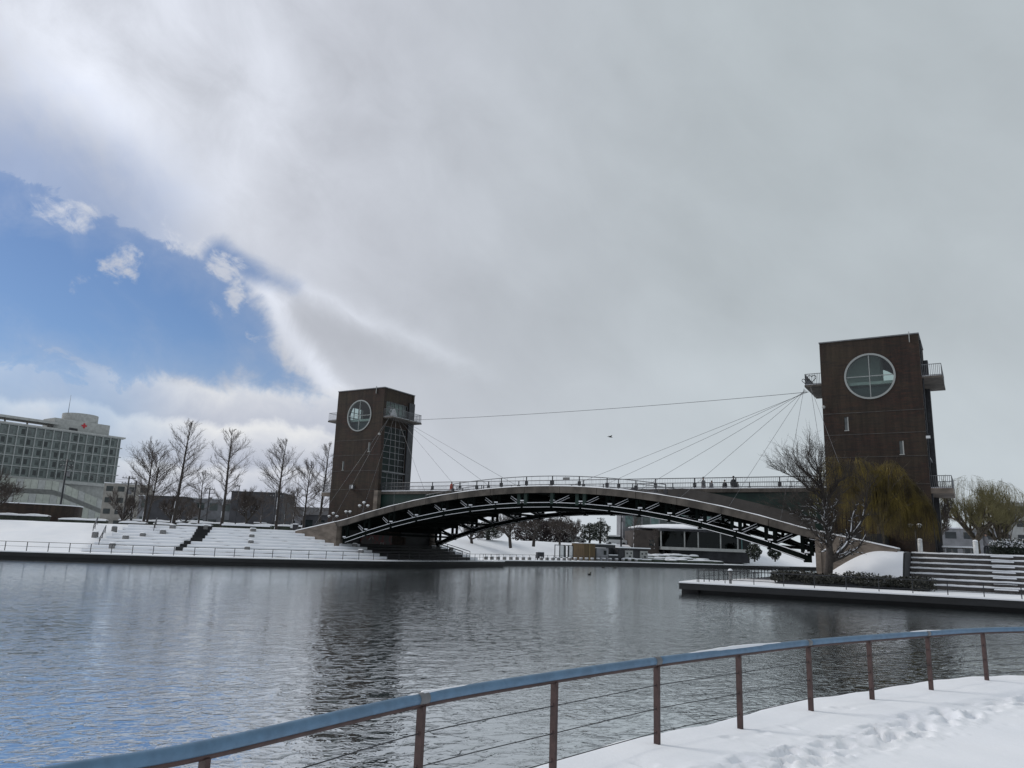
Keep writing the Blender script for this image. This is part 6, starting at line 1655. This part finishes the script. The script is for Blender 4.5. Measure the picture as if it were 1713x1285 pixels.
for s_, t_, h_, c, l, lab, rz in ((9.9, 1.2, 1.65, 'coatred', 'coatdark', 'person in an orange red coat walking on the bridge by the left tower', 1.2),
        (39.0, 1.0, 1.70, 'coatgrey', 'coatgrey', 'taller person in grey, left of the pair on the right of the bridge', 0.8), (39.75, 1.1, 1.35, 'coatgrey', 'coatpale', 'shorter person in grey beside the tall grey one on the bridge', 0.4),
        (41.0, 1.0, 1.40, 'coatdark', 'coatgrey', 'short person in dark clothes, left of the dark trio on the bridge', -0.6), (41.75, 1.2, 1.75, 'coatdark', 'coatdark', 'tall person in black, middle of the dark trio on the bridge', 2.6), (42.2, 0.9, 1.20, 'coatpale', 'coatgrey', 'child in a pale coat, right of the dark trio on the bridge', 0.3)):
    x, y, _ = st(s_, t_); person(x, y, 7.955, rz, h_, c, l, lab, PG)
x, y, _ = st(61.0, 1.9); pn = person(x, y, PZ + 0.005, 0.7, 1.62, 'coatgrey', 'coatdark', 'person in a grey hooded coat and dark trousers between the bollard and willows', None, 0.9)
def duck(x, y, rz, label):
    r = root('duck', (x, y, -0.02), label, 'duck', 'ducks on the canal', rz)
    MB().loft([[(xx, 0.15 * w_ * math.cos(2 * PI * j / 8), 0.08 + zz + 0.10 * w_ * math.sin(2 * PI * j / 8)) for j in range(8)] for xx, w_, zz in ((-0.32, 0.1, 0.1), (-0.2, 0.7, 0.02), (0, 1.0, 0), (0.18, 0.8, 0), (0.26, 0.3, 0.03))], 0, True, True).build('body', M['hair'], r)
    MB().tube([(0.2, 0, 0.1), (0.26, 0, 0.24), (0.33, 0, 0.30), (0.43, 0, 0.28)], [0.06, 0.045, 0.06, 0.02], 7).build('head', M['leafdark'], r)
duck(14.4, 114, 0.4, 'dark duck on the water before the ochre kiosk'); duck(16.2, 114.5, 2.8, 'second dark duck to the right on the water before the kiosk'); duck(8.9, 82, 1.0, 'lone dark duck nearer us on the open water')
r = root('flying_bird', (14.5, 108.0, 18.6), 'small dark bird flying above the middle of the bridge', 'bird', None, 0.4)
MB().loft([[(xx, 0.07 * w_ * math.cos(2 * PI * j / 7), 0.07 * w_ * math.sin(2 * PI * j / 7)) for j in range(7)] for xx, w_ in ((-0.4, 0.15), (-0.15, 0.9), (0.1, 1.0), (0.3, 0.6), (0.4, 0.15))], 0, True, True).build('body', M['hair'], r)
for sg in (-1, 1):
    MB().add([(0.12, 0, 0.03), (-0.14, 0, 0.03), (-0.10, sg * 0.36, 0.20), (0.12, sg * 0.36, 0.22), (-0.16, sg * 0.75, 0.08)], [(0, 1, 2, 3), (3, 2, 4)]).build('wing', M['hair'], r)
